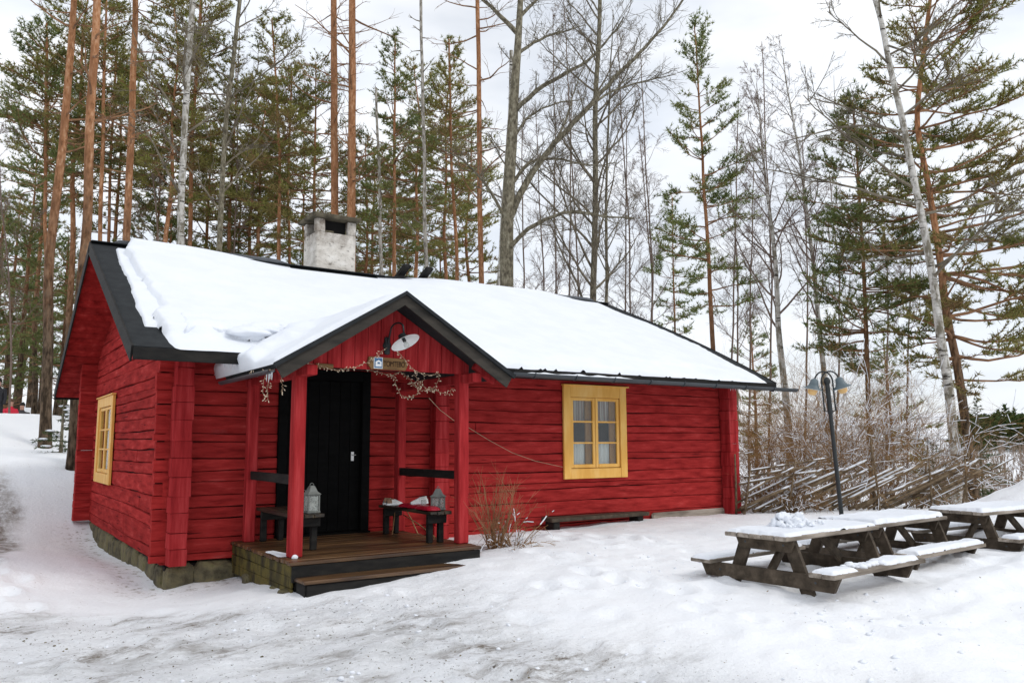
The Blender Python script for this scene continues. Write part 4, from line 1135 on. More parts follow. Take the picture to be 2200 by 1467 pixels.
def smear(u, v, t):
    D = .74 + 4.1 * v
    ul = np.interp(D, [.7, .9, 1.3, 2.1, 3.1, 4.0, 4.85], [-.32, -.335, -.32, -.285, -.255, -.26, -.2]) + .025 * fbm(D * 4, 1, 0, 61, 3)
    return roof_pt(ul + (np.interp(D, LE_D, LE_U) + .04 - ul) * u, D, t + .003)
snow_patch('roof_snow', 'thin smeared strip of snow along the left edge of the roof', smear, 14, 90, .035, 'snow on the cabin roof', .05, 62, .03, 4, su=.22, sv=4.1, edges=(1, 0, 1, 1))
def lump_slab(u, v, t):
    x = .02 + .95 * u; D = .40 + .10 * np.sin(u * 5) + .6 * v
    return roof_pt(x, D - .12 * (1 - v) * np.clip(t / .15, 0, 1), t + .03)
snow_patch('roof_snow', 'overhanging slab of snow sliding off above the left eave', lump_slab, 80, 50, .11, 'snow on the cabin roof', .07, 63, .03, 4, su=.95, sv=.6, rag=.05)
# porch roof
def porch_snow(u, v, t):
    q = .0 + .985 * v; y = PYF + .035 + (.25 + .75 * q - PYF) * u
    return porch_pt(q - .012 * (1 - v), y, t + .004)
def porch_thick(u, v):
    n = fbm(u * 3, v * 3, 0, 71, 3)
    return .055 + .13 * sstep(.30 + .1 * n, .44 + .1 * n, u - .30 * (v - .3)) * sstep(1.0, .6, v)
snow_patch('porch_snow', 'snow on the left slope of the porch roof heaped towards the valley', porch_snow, 70, 50, porch_thick, 'snow on the porch roof', .09, 72, .03, 4, su=2.6, sv=1.7, edges=(1, 0, 1, 1))
snow_patch('porch_snow', 'snow on the right slope of the porch roof', lambda u, v, t: porch_pt(.02 + .96 * v, PYF + .1 + (.2 + .7 * v - PYF) * u, t + .004, True), 30, 24, .045, 'snow on the porch roof', .1, 73, .02, 3, su=2.6, sv=1.7, edges=(1, 0, 1, 1))
vm = MB()
for k in range(5):
    f = k / 4.0; q = roof_pt(.78 + .30 * f, .42 + .32 * f, .10)
    vm.blob(q, (.27, .22, .065), 80 + k, .28, 30, 1.4)
vm.build('porch_snow', M_white_snow, None, True, label='rounded lump of snow piled in the left roof valley', cat='snow', group='snow on the porch roof')
gm = MB(); xs = np.linspace(4.5, 7.0, 80); hh = .055 * np.clip(fbm(xs * 2.2, 0, 0, 33, 3) + .15, -.2, 1)
gm.grid(np.stack([np.stack([xs, -1.215 + .05 * math.cos(a) + 0 * xs, 2.405 + hh * math.sin(a) + .012], -1) for a in np.linspace(0, math.pi, 7)], 1))
gm.build('gutter_snow', M_white_snow, None, True, label='wavy remains of snow lying in the gutter right of the porch', cat='snow')
MB().blob((1.02, -2.03, .22), (.035, .03, .03), 7, .3, 12).build('snow_clump', M_white_snow, None, True, label='tiny clump of snow at the foot of the front left porch post', cat='snow')
def ds(u, v, t):
    r = .5 + .15 * fbm(u * 4, v * 4, 0, 95, 2); return np.stack([.92 + .22 * u * (1 - .6 * v), -1.85 + .55 * v, .212 + t], -1)
snow_patch('deck_snow', 'thin patch of snow on the deck beside the left porch bench', ds, 18, 26, .012, None, .06, 96, .05, 9, su=.22, sv=.5)

# ------------------------------------------------------------------ picnic tables
def table(label, X, Y, zt, a, ln, w=.74, ow=1.60, drop=.305, sw=.275, se=.02):
    M = np.array(Matrix.Translation((X, Y, 0)) @ Matrix.Rotation(a, 4, 'Z'))
    t = thing('picnic_table', label, 'picnic table', (X, Y, zt - .74), a, 'picnic tables in the snow')
    z = .74; zs = z - drop; c = w / 2
    def P(nm, p0, p1, m, bv=.006, jit=.002): MB().cbox(p0, p1, bv, None, jit).build(nm, m, t)
    pw = w / 5
    for k in range(5): P('top_plank', (rng.uniform(-.008, .008), k * pw, z - .042), (ln + rng.uniform(-.008, .008), (k + 1) * pw - .007, z), M_grey_wood)
    for s0 in (c - ow / 2, c + ow / 2 - sw):
        for k in range(2): P('seat_plank', (se + rng.uniform(-.008, .008), s0 + k * sw / 2, zs - .042), (ln + se, s0 + (k + 1) * sw / 2 - .006, zs), M_grey_wood)
    for xe in (.16, ln - .20):
        def quad(nm, pts, x0, x1, m=M_dark_wood):
            k = len(pts); mb = MB(); mb.add([(x0, a_, b_) for a_, b_ in pts] + [(x1, a_, b_) for a_, b_ in pts], [list(range(k)), list(range(k, 2 * k))[::-1]] + [[i, (i + 1) % k, (i + 1) % k + k, i + k] for i in range(k)]); mb.build(nm, m, t)
        quad('cleat', [(c - .34, z - .043), (c + .34, z - .043), (c + .29, z - .165), (c - .29, z - .165)], xe, xe + .045)
        quad('cross_beam', [(c - ow / 2 + .03, zs - .043), (c + ow / 2 - .03, zs - .043), (c + ow / 2 - .10, zs - .185), (c - ow / 2 + .10, zs - .185)], xe, xe + .045)
        for sg in (-1, 1):
            quad('leg', [(c + sg * .17, z - .044), (c + sg * .31, z - .044), (c + sg * .62, -.12), (c + sg * .48, -.12)], xe + .046, xe + .09)
        bx = .60 if xe < ln / 2 else ln - .62
        mb = MB(); mb.beam((xe + .06, c, zs - .11), (bx, c, z - .05), .09, .045, (0, 1, 0), .005); mb.build('brace', M_dark_wood, t)
        for sg in (-1, 1):
            mb = MB()
            for zz, ss in ((z - .10, .22), (zs - .11, .55)): mb.lathe([(0, .004), (.012, .002), (.012, 0)], frame((xe - .001, c + sg * ss, zz), (0, 1, 0), (0, 0, 1), (-1, 0, 0)), 8)
            mb.build('bolt', M_gutter, t)
    return M, t
tabs = [('weathered picnic table nearest the cabin with a snow heap on its top', 4.574, -5.618, .525, .073, 1.756, .723, 1.66),
        ('middle one of the three weathered picnic tables, next to the lamp post', 6.739, -5.205, .483, .067, 1.756, .745, 1.60),
        ('picnic table at the right edge of the picture', 8.905, -5.327, .52, -.06, 1.8, .758, 1.58)]
for i, (lb_, X, Y, zt, a, ln, w, ow) in enumerate(tabs):
    M, t = table(lb_, X, Y, zt, a, ln, w, ow)
    which = ('picnic table nearest the cabin', 'middle picnic table', 'picnic table at the right picture edge')[i]
    c = w / 2
    def fp(x0, x1, y0, y1, z):
        def f(u, v, tt): return xf(M, np.stack([x0 + (x1 - x0) * u, y0 + (y1 - y0) * v, z + tt], -1).reshape(-1, 3)).reshape(*u.shape, 3)
        return f
    snow_patch('table_snow', 'layer of snow on the top of the ' + which, fp(.0, ln - .01, .004, w + .005, zt), 110, 50, (.030, .050, .045)[i], 'snow on the picnic tables', .03, 100 + i, .05, 3, su=ln, sv=w, rag=.035)
    for j, s0 in enumerate((c - ow / 2, c + ow / 2 - .275)):
        x0_ = (.02, .06, .05)[i] if j == 0 else 0
        ln_ = ln - .03
        if i == 0 and j == 0:
            for q, (a_, b_) in enumerate(((.03, .47), (1.0, 1.70))):
                snow_patch('table_snow', ('short patch of snow at the near end of the front seat of the ', 'long patch of snow at the far end of the front seat of the ')[q] + which, fp(a_, b_, s0 + .008, s0 + .266, zt - .305), 50, 20, .04, 'snow on the picnic tables', .05, 110 + q, .06, 5, su=b_ - a_, sv=.24, rag=.03)
        else:
            snow_patch('table_snow', 'snow on the ' + ('front', 'back')[j] + ' seat of the ' + which, fp(x0_, ln_, s0 + .005, s0 + .268, zt - .305), 110, 20, (.032, .045, .04)[i], 'snow on the picnic tables', .035, 120 + i * 2 + j, .05, 4, su=ln, sv=.24, rag=.028)
    if i == 0:
        hp = MB()
        for k in range(30):
            b_ = xf(M, np.array([[.60 + .26 * rng.random(), .50 + .09 * rng.normal(), zt + .03 + .10 * rng.random() ** 1.5]]))[0]
            hp.blob(b_, np.array((.062, .055, .05)) * rng.uniform(.6, 1.2), 130 + k, .7, 18, 2.5)
        for k in range(26):
            b_ = xf(M, np.array([[.45 + .8 * rng.random(), .2 + .35 * rng.random(), zt + .05]]))[0]
            hp.blob(b_, np.array((.022, .02, .018)) * rng.uniform(.6, 1.6), 150 + k, .3, 8)
        hp.build('snow_heap', M_white_snow, None, True, label='crumbly heap of snow on the picnic table nearest the cabin', cat='snow', kind='stuff')
        hp = MB()
        for k in range(22):
            b_ = xf(M, np.array([[.45 + .6 * rng.random(), c - ow / 2 + .06 + .18 * rng.random(), zt - .295]]))[0]
            hp.blob(b_, np.array((.05, .045, .028)) * rng.uniform(.5, 1.2), 180 + k, .35, 10)
        hp.build('snow_clump', M_white_snow, None, True, label='broken clumps of snow in the middle of the nearest front seat', cat='snow', kind='stuff')

# ------------------------------------------------------------------ lamp post
lpb, lpt = at_d(1814, 1150, 12.2), at_d(1777, 822, 12.2)
base = np.array([lpb[0], lpb[1], gz(lpb[0], lpb[1]) - .05])
post = thing('lamp_post', 'slightly leaning black lamp post with two gooseneck lamps behind the picnic tables', 'lamp post', tuple(base))
ax3 = lpt - base; ht = np.linalg.norm(ax3); ax3 /= ht
MB().tube([ax3 * 0, ax3 * (ht - .45), ax3 * (ht - .42), ax3 * ht], [.030, .028, .036, .030], 14).build('pole', M_black_metal, post)
MB().blob(ax3 * (ht + .02), (.045, .045, .06), 3, 0, 12).build('finial', M_black_metal, post, True)
side = np.cross(ax3, FW); side /= np.linalg.norm(side); side *= -1 if side @ RT < 0 else 1
fwd = np.cross(side, ax3)
for sg, depth in ((-1, -.16), (1, .14)):
    d_ = side * sg * .93 + fwd * depth; d_ /= np.linalg.norm(d_)
    start = ax3 * (ht - .36) - d_ * .07 * .0 + d_ * (-.075)
    p = [ax3 * (ht - .40) - d_ * .02, ax3 * (ht - .40) - d_ * .075, ax3 * (ht + .02) - d_ * .075]
    for q in np.linspace(.15, math.pi * .93, 12): p.append(ax3 * (ht + .02) + d_ * (.045 - .12 * math.cos(q)) + ax3 * .14 * math.sin(q))
    MB().tube(np.array(p), .0115, 8).build('arm', M_black_metal, post, True)
    e = p[-1]; tl = ax3 * -1 + d_ * .26 + fwd * -.10; tl /= np.linalg.norm(tl)
    xx = np.cross(tl, fwd); xx /= np.linalg.norm(xx); LMx = frame(e, xx, np.cross(-tl, xx), -tl)
    MB().lathe([(.012, .02), (.03, .012), (.052, -.005), (.062, -.06), (.080, -.10), (.128, -.130), (.132, -.137)], LMx, 26).build('shade', M_blue_grey, post, True)
    MB().lathe([(.03, -.06), (.075, -.104), (.127, -.134), (.134, -.140)], LMx, 26).build('shade_lining', M_enamel, post, True)
    MB().lathe([(.062, -.09), (.066, -.13), (.064, -.175), (.052, -.205), (.028, -.22), (0, -.222)], LMx, 20).build('globe', M_amber, post, True)

# ------------------------------------------------------------------ roundpole fence
FA, FB = at_d(1575, 1090, 15.8), at_d(2075, 1080, 18.5)
fence = thing('roundpole_fence', 'slanting roundpole fence dusted with snow behind the picnic tables', 'fence', (FA[0], FA[1], 0))
fo3 = np.array([FA[0], FA[1], 0]); fd = np.array([FB[0] - FA[0], FB[1] - FA[1], 0]); FL = np.linalg.norm(fd); fd /= FL; fn = np.array([-fd[1], fd[0], 0])
fsnow = MB(); rg = np.random.default_rng(77)
def fg(s): q = fo3 + fd * s; return gz(q[0], q[1])
npole = 30
for k in range(npole):
    s = -1.0 + (FL + .1) * k / (npole - 1) + rg.uniform(-.07, .07)
    L_ = rg.uniform(1.7, 2.5); rise = (.86 + .10 * rg.normal()) * L_ / 2.1
    if k < 3: L_ = 1.6; rise = .22; s = .12 + .1 * k
    cut = max(0.0, (.12 - s) / L_)                      # poles end against the first stakes
    off = fn * rg.uniform(-.07, .07)
    z0 = fg(max(s, 0)) + (.04 if k >= 3 else .55 + .12 * k)
    a_ = fd * s + off; a_[2] = z0; b_ = fd * (s + L_) + off + fn * rg.uniform(-.05, .05); b_[2] = z0 + rise
    a_ = a_ + (b_ - a_) * cut
    if cut > .7: continue
    m_ = (a_ + b_) / 2 + rg.normal(0, .02, 3); r_ = rg.uniform(.018, .034)
    pts = np.array([a_, a_ * .4 + m_ * .6, m_, m_ * .4 + b_ * .6, b_])
    MB().tube(pts, [r_, r_, r_ * .95, r_ * .9, r_ * .8], 7).build('pole', M_pole, fence, True)
    ts = np.linspace(0, 1, 26); q = np.stack([np.interp(ts, np.linspace(0, 1, 5), pts[:, i]) for i in range(3)], 1) + (0, 0, r_ * .72)
    cover = fbm(ts * 5, k * 3.3, 0, 200 + k, 2); cut = -.25 if k % 4 == 0 else .12
    run = []
    for i in range(26):
        if cover[i] > cut: run.append(i)
        if (cover[i] <= cut or i == 25) and run:
            if len(run) > 1: fsnow.tube(q[run], np.r_[.4, np.ones(len(run) - 2), .4] * r_ * .82, 6)
            run = []
for k in range(6):
    s = .15 + (FL - .2) * k / 5 + rg.uniform(-.12, .12)
    for sd_ in (-1, 1):
        q = fd * (s + rg.uniform(-.05, .05)) + fn * sd_ * .11; z0 = fg(s) - .1
        tip = q + fd * rg.uniform(-.12, .25) - fn * sd_ * .05; H_ = rg.uniform(1.05, 1.65)
        MB().tube([(q[0], q[1], z0), ((q[0] + tip[0]) / 2 + .01, (q[1] + tip[1]) / 2, z0 + H_ * .5), (tip[0], tip[1], z0 + H_)], [.024, .021, .014], 7).build('stake', M_pole, fence, True)
fs = fsnow.build('fence_snow', M_white_snow, None, True, label='strips of snow lying along the slanting fence poles', cat='snow', kind='stuff'); fs.location = (FA[0], FA[1], 0)

# ------------------------------------------------------------------ shrubs
def curve(p, d, L_, n, wob, grav, rg):
    d = np.asarray(d, float); d = d / math.sqrt(d @ d)
    st = rg.standard_normal((n, 3)) * wob; st[:, 2] += grav
    dd = d + np.cumsum(st, 0); dd *= (L_ / n) / np.sqrt((dd * dd).sum(1, keepdims=True))
    out = np.empty((n + 1, 3)); out[0] = p; np.cumsum(dd, 0, out=out[1:]); out[1:] += out[0]
    return out
def shrub(name, label, x, y, seed, stems, hgt, spread, m, snowy=0.0, twigs=7, droop=-.06, r0=.010, group=None, dark=0, lean=(0, 0), sub=True):
    rg = np.random.default_rng(seed); wood = MB(); sn = MB(); z = gz(x, y)
    t = thing(name, label, 'shrub', (x, y, z - .05), 0, group)
    def strip(p, r):
        if snowy <= 0: return
        n = len(p); i = 0
        while i < n - 1:
            if rg.random() < snowy:
                j = min(n - 1, i + rg.integers(1, 4)); q = p[i:j + 1] + (0, 0, r * 1.0 + .004)
                if len(q) > 1: sn.tube(q, max(r * 1.2, .0055), 4, False)
                i = j
            i += 1
    for k in range(stems):
        a = rg.uniform(0, 2 * math.pi); e = rg.uniform(.1, 1.0) * spread
        d = (math.cos(a) * e + lean[0], math.sin(a) * e + lean[1], 1.0)
        L_ = hgt * rg.uniform(.55, 1.15)
        p = curve((math.cos(a) * .10 * rg.random(), math.sin(a) * .10 * rg.random(), 0), d, L_, 9, .11, droop * rg.uniform(.1, 1.5), rg)
        r = r0 * rg.uniform(.6, 1.2); wood.tube(p, np.linspace(r, r * .3, len(p)), 5, False); strip(p, r)
        for q in range(twigs):
            i = rg.integers(3, len(p) - 1); dd = p[i + 1] - p[i]; dd /= np.linalg.norm(dd)
            d2 = dd * .8 + rg.normal(0, .5, 3) + (0, 0, .15)
            p2 = curve(p[i], d2, L_ * rg.uniform(.16, .38), 4, .13, droop * .4, rg); wood.tube(p2, np.linspace(r * .5, r * .18, len(p2)), 3, False); strip(p2, r * .4)
            if sub:
                for w in range(2):
                    j = rg.integers(1, len(p2) - 1); d3 = (p2[j + 1] - p2[j]) * 8 + rg.normal(0, .5, 3)
                    p3 = curve(p2[j], d3, L_ * rg.uniform(.07, .16), 2, .1, 0, rg); wood.tube(p3, [r * .28, r * .22, r * .12], 3, False)
                    if rg.random() < .5: strip(p3, r * .25)
    wood.build('stems', m, t, kind='stuff')
    if sn.n: sn.build('snow_dusting', M_white_snow, t, True, kind='stuff')
    return t
q = on_z(1065, 1185, .06)
shrub('bare_shrub', 'dry tan twiggy shrub growing beside the right porch post', q[0], q[1], 3, 60, .92, .50, M_twig_tan, 0, 4, .0, .0052, sub=False)
shrub('bare_shrub', 'low dark shrub bent to the snow right of the porch step', q[0] + .22, q[1] - .12, 4, 60, .62, 1.9, M_twig, .10, 4, -.20, .006, sub=False)
SB = [(1640, 17.6, 2.8, 30, .01, 'brown twiggy bush close to the right corner of the cabin'), (1690, 18.2, 3.3, 32, .02, 'tall brown bush behind the left end of the pole fence'), (1755, 17.8, 2.8, 32, .04, 'snow dusted bush behind the lamp post'),
      (1830, 18.6, 3.2, 36, .08, 'large snow dusted bush right of the lamp post'), (1900, 18.9, 3.4, 40, .12, 'widest arching bush heavily dusted with snow'), (1970, 19.4, 3.0, 34, .12, 'snowy arching bush left of the leaning birch'), (2030, 19.8, 1.7, 20, .16, 'small snowy bush at the foot of the leaning birch'),
      (1630, 16.9, 1.1, 60, .05, 'low dense brush between cabin corner and fence'), (1700, 16.4, .8, 50, .09, 'low snowy brush under the pole fence'), (1720, 23, 4.2, 36, .01, 'tall brown thicket bush in the second row behind the fence'), (1800, 24, 4.4, 36, .02, 'tall brown thicket bush between the slim birches'), (1880, 24, 4.0, 36, .03, 'tall brown thicket bush below the bushy pine'), (1630, 24, 4.4, 34, .01, 'tall brown thicket bush seen past the gutter end'), (1668, 26, 4.8, 34, .0, 'tallest brown thicket bush in the third row behind the fence'), (1762, 26, 4.8, 34, .0, 'brown thicket bush in the third row between the slim birches'), (1845, 26, 4.6, 34, .0, 'brown thicket bush in the third row below the bushy pine')]
for i, (u, D, h, st, sn_, lb_) in enumerate(SB):
    q = at_d(u, 1080, D); shrub('bush', lb_, q[0], q[1], 300 + i, st, h, .75 if h > 1.3 else 1.0, M_twig, sn_, 12, -.12, .0062, 'bushes behind the pole fence')

# ------------------------------------------------------------------ trees
def smooth_path(p, step=.45):
    p = np.asarray(p, float); L_ = np.r_[0, np.cumsum(np.linalg.norm(np.diff(p, axis=0), axis=1))]
    n = max(6, int(L_[-1] / step)); s = np.linspace(0, L_[-1], n)
    q = np.stack([np.interp(s, L_, p[:, i]) for i in range(3)], 1)
    for _ in range(4): q[1:-1] = (q[:-2] + 2 * q[1:-1] + q[2:]) / 4
    return q
def trunk_path(pix, D, vtop, wob, rg):
    """pixel way-points of the trunk at horizontal distance D -> points relative to a base on the ground"""
    pts = [at_d(u, v, D) for u, v in pix]
    d = pts[0] - pts[1]; d = d / abs(d[2])
    g = gz(pts[0][0], pts[0][1]) - .15
    if pts[0][2] > g: pts.insert(0, pts[0] + d * (pts[0][2] - g))
    else: pts[0][2] = g
    (u1, v1), (u0, v0) = pix[-1], pix[-2]
    if vtop < v1: pts.append(at_d(u1 + (u1 - u0) / (v1 - v0) * (vtop - v1), vtop, D))
    pts = np.array(pts); base = pts[0].copy()
    p = smooth_path(pts - base)
    p[1:, :2] += wob * np.stack([fbm(p[1:, 2] * .35, rg.random() * 9, 0, int(rg.integers(99)), 2), fbm(p[1:, 2] * .35, rg.random() * 9 + 20, 0, int(rg.integers(99)), 2)], 1)
    return base, p
def blades(P, Dr, n, ln, wd, rg, spread=1.0, up=.25):
    """needle tufts as thin triangles"""
    P = np.repeat(P, n, 0); Dr = np.repeat(Dr, n, 0); k = len(P)
    d = Dr * .75 + rg.normal(0, spread * .6, (k, 3)); d[:, 2] += up; d /= np.linalg.norm(d, axis=1, keepdims=True)
    L_ = ln * rg.uniform(.6, 1.25, (k, 1)); w = np.cross(d, rg.normal(0, 1, (k, 3))); w /= (np.linalg.norm(w, axis=1, keepdims=True) + 1e-9); w *= wd * .5
    V = np.stack([P - w, P + w, P + d * L_], 1).reshape(-1, 3)
    return V, np.arange(k * 3).reshape(-1, 3)
def pine_parts(p, r, crown, seed, dens=1.0, tuft=7, ln=.17, wd=.032, bias=None, dead=None, snow=0.0, nbr=None, lift=(-.08, .8), inner=.36):
    """p trunk path, r radii, crown=(z0, z1, radius): returns wood branches MB, needles MB"""
    rg = np.random.default_rng(seed); wood = MB(); TP = []; TD = []
    zt = p[:, 2]
    def at_z(z): return np.array([np.interp(z, zt, p[:, i]) for i in range(3)]), float(np.interp(z, zt, r))
    def limb(z, az, L_, el, bare=False):
        o, rr = at_z(z)
        d = np.array([math.cos(az) * math.cos(el), math.sin(az) * math.cos(el), math.sin(el)])
        q = curve(o, d, L_, 7, .10, .03, rg); r1 = min(rr * .5, .012 + .011 * L_)
        wood.tube(q, np.linspace(r1, r1 * .22, len(q)), 5, False)
        nt = max(2, int(L_ * (2.0 if bare else 7.5 * dens)))
        for k in range(nt):
            f = rg.uniform(inner, 1.0) if not bare else rg.uniform(.2, .95)
            x = f * 7; i = min(6, int(x)); b = q[i] + (q[i + 1] - q[i]) * (x - i); t = q[i + 1] - q[i]; t /= np.linalg.norm(t)
            sidev = np.cross(t, (0, 0, 1)); sidev /= (np.linalg.norm(sidev) + 1e-9)
            d2 = t * .7 + sidev * rg.choice((-1, 1)) * rg.uniform(.4, 1.0) + np.array([0, 0, rg.uniform(-.12, .38)])
            l2 = (.25 + .36 * L_ * (1 - f)) * rg.uniform(.6, 1.3) * (1.2 if bare else 1)
            q2 = curve(b, d2, l2, 3, .14, .06, rg); wood.tube(q2, np.linspace(r1 * .35, r1 * .12, 4), 3, False)
            if bare:
                for _ in range(2):
                    j = rg.integers(1, 3); q3 = curve(q2[j], (q2[j + 1] - q2[j]) + rg.normal(0, .12, 3), l2 * .5, 3, .15, 0, rg); wood.tube(q3, np.linspace(r1 * .16, r1 * .07, 4), 3, False)
            else:
                m = max(2, int(l2 / .12)); s = np.linspace(.35, 1, m) * 3; ii = np.minimum(2, s.astype(int))
                TP.append(q2[ii] + (q2[ii + 1] - q2[ii]) * (s - ii)[:, None]); dd = q2[ii + 1] - q2[ii]; TD.append(dd / np.linalg.norm(dd, axis=1, keepdims=True))
        if not bare:
            s = np.linspace(.72, 1, 4) * 7; ii = np.minimum(6, s.astype(int)); TP.append(q[ii] + (q[ii + 1] - q[ii]) * (s - ii)[:, None]); dd = q[ii + 1] - q[ii]; TD.append(dd / np.linalg.norm(dd, axis=1, keepdims=True))
    if crown:
        z0, z1, R_ = crown; H_ = z1 - z0
        n = nbr or int(H_ * 9.0)
        for k in range(n):
            f = (k + rg.random()) / n; wh = max(3, H_ / .62)
            f = min(.995, (round(f * wh) + rg.normal(0, .10)) / wh); f = max(f, 0.0)
            prof = (.60 + 1.35 * f if f < .3 else (1 - f) ** .55 * 1.22) + .04
            az = rg.uniform(0, 2 * math.pi); L_ = R_ * prof * rg.uniform(.40, 1.22)
            if bias is not None:
                L_ *= 1 + bias[1] * math.cos(az - bias[0])
            limb(z0 + H_ * f, az, max(L_, .22), lift[0] + (lift[1] - lift[0]) * f ** 1.6 + rg.normal(0, .09))
    if dead:
        z0, z1, n, L1 = dead
        for k in range(n): limb(rg.uniform(z0, z1), rg.uniform(0, 2 * math.pi), L1 * rg.uniform(.3, 1.1), rg.uniform(-.25, .5), True)
    nd = MB()
    if TP:
        V, F = blades(np.concatenate(TP), np.concatenate(TD), tuft, ln, wd, rg); nd.add(V, F)
    return wood, nd
def trunk_mesh(p, r, sides=12, rough=.06, seed=0):
    mb = MB(); mb.tube(p, r, sides, True)
    V = mb.v[0]; c = np.repeat(p, sides, 0); d = V - c
    mb.v[0] = c + d * (1 + rough * fbm(V[:, 0] * 6, V[:, 1] * 6, V[:, 2] * 1.2, seed, 3))[:, None]
    return mb
def z_of(u, v, D): return float(at_d(u, v, D)[2])
def pine(label, pix, D, w0, w1, vtop, crown=None, seed=1, dens=1.0, m=None, dead=None, bias=None, wob=.06, tuft=7, nbr=None, lift=(-.08, .8), group='pines around the cabin', ln=.17, inner=.36):
    rg = np.random.default_rng(seed)
    base, p = trunk_path(pix, D, vtop, wob, rg)
    t = thing('pine_tree', label, 'pine', tuple(base), 0, group)
    za, zb = z_of(*pix[0], D) - base[2], z_of(*pix[-1], D) - base[2]
    d0 = ray(*pix[0]); k = .78 * D / math.hypot(d0[0], d0[1]) / FPX / 2
    r = np.interp(p[:, 2], [0, .5, max(za, .8), zb, p[-1, 2]], [w0 * k * 1.3, w0 * k * 1.08, w0 * k, w1 * k, max(.03, w1 * k * .25)])
    if p[-1, 2] - zb < .6: r = np.interp(p[:, 2], [0, .5, max(za, .8), p[-1, 2]], [w0 * k * 1.3, w0 * k * 1.08, w0 * k, w1 * k])
    trunk_mesh(p, r, 12, .09, seed).build('trunk', M_pine, t, True)
    cr = None if crown is None else (z_of(pix[-1][0], crown[0], D) - base[2], z_of(pix[-1][0], crown[1], D) - base[2], crown[2])
    dd = None if dead is None else (z_of(pix[-1][0], dead[0], D) - base[2], z_of(pix[-1][0], dead[1], D) - base[2], dead[2], dead[3])
    wood, nd = pine_parts(p, r, cr, seed, dens, tuft, ln, bias=bias, dead=dd, nbr=nbr, lift=lift, inner=inner)
    if wood.n: wood.build('branches', M_pinebranch if cr else M_branch, t, kind='stuff')
    if nd.n: nd.build('foliage', m or M_needle, t)
    return t
pine('tall pine with dark scaly base standing alone left of the cabin gable', [(95, 962), (105, 560), (125, 400), (150, 130), (158, 0)], 24, 30, 17, -330, (-20, -330, 2.6), 1, dead=(420, 20, 16, 1.6))
pine('slender pine with green crown just behind the tall pine left of the gable', [(97, 900), (98, 600), (99, 250), (100, 120)], 34, 12, 8, 50, (420, 50, 2.2), 2, m=M_needle2)
pine('thick pine trunk rising beside the left gable tip, cut by the roof edge', [(158, 980), (178, 600), (195, 250), (210, 0)], 20, 31, 21, -420, (-120, -420, 2.6), 3, dead=(300, -60, 8, 1.5))
pine('straight pale orange pine behind the left end of the roof ridge', [(268, 700), (275, 400), (285, 200), (293, 0)], 26, 22, 16, -330, (20, -330, 2.4), 4, dead=(380, 20, 12, 1.8))
pine('thin pine with dark green crown between the two thick trunks left of the ridge', [(212, 700), (218, 400), (225, 150)], 33, 13, 9, -20, (360, -20, 2.0), 5)
pine('thinnest pine of the group just left of the ridge start', [(228, 700), (238, 350), (246, 180)], 36, 10, 6, 60, (440, 60, 1.8), 6)
pine('orange pine directly behind the white birch', [(405, 700), (412, 300), (428, 60)], 34, 13, 9, -120, (360, -120, 2.2), 7)
pine('broad young pine with full crown left of the chimney', [(600, 700), (603, 350), (585, 60)], 32, 12, 4, 40, (470, 40, 2.5), 8, dens=1.1)
pine('smaller young pine beside the broad one left of the chimney', [(622, 700), (620, 420), (625, 200)], 38, 9, 5, 150, (470, 150, 2.2), 9)
pine('left one of the twin orange pines above the chimney', [(718, 700), (719, 400), (718, 0)], 30, 23, 17, -360, (-120, -360, 2.6), 10, dead=(380, -20, 22, 2.4), wob=.03)
pine('right one of the twin orange pines above the chimney', [(754, 700), (755, 400), (757, 0)], 29, 25, 19, -380, (-130, -380, 2.6), 11, dead=(400, -20, 24, 2.6), wob=.03)
pine('bright orange young pine with pointed crown right of the chimney', [(845, 750), (847, 400), (850, 100)], 30, 13, 4, 85, (560, 85, 1.9), 12, dens=.9, m=M_needle2)
pine('curved slim pine with a short pointed crown between chimney and big bare tree', [(984, 760), (978, 480), (970, 350), (965, 110)], 32, 12, 5, 85, (430, 85, 1.7), 14, dens=.9)
pine('red barked pine with bare branches close left of the big bare tree', [(1037, 760), (1030, 300), (1025, 0)], 28, 16, 12, -300, (-60, -300, 2.2), 15, dead=(450, -40, 34, 2.2))
pine('very thin small young pine right of the big bare tree', [(1453, 760), (1447, 560), (1443, 430)], 34, 6, 2, 420, (720, 420, 1.4), 18, m=M_needle2)
pine('slender pine with open pointed crown standing alone above the right roof end', [(1536, 820), (1520, 500), (1505, 250), (1492, 60)], 30, 14, 3, 50, (660, 50, 2.2), 19, dens=1.15, m=M_needle2, nbr=70, lift=(-.05, 1.0))
pine('bushy pine with reddish trunk left of the leaning birch', [(1870, 950), (1858, 600), (1846, 430), (1835, 250)], 27, 15, 5, 215, (800, 215, 2.5), 22, m=M_needle2, nbr=105, dens=1.0, inner=.28)
pine('large leaning pine with heavy limbs spreading to the right picture edge', [(2092, 1062), (2052, 750), (2002, 450), (1967, 250), (1990, 60)], 26, 26, 12, -120, (820, -120, 3.9), 24, bias=(math.atan2(RT[1], RT[0]), .35), nbr=125, dens=.9, m=M_needle, lift=(-.08, .55), inner=.34, tuft=7)
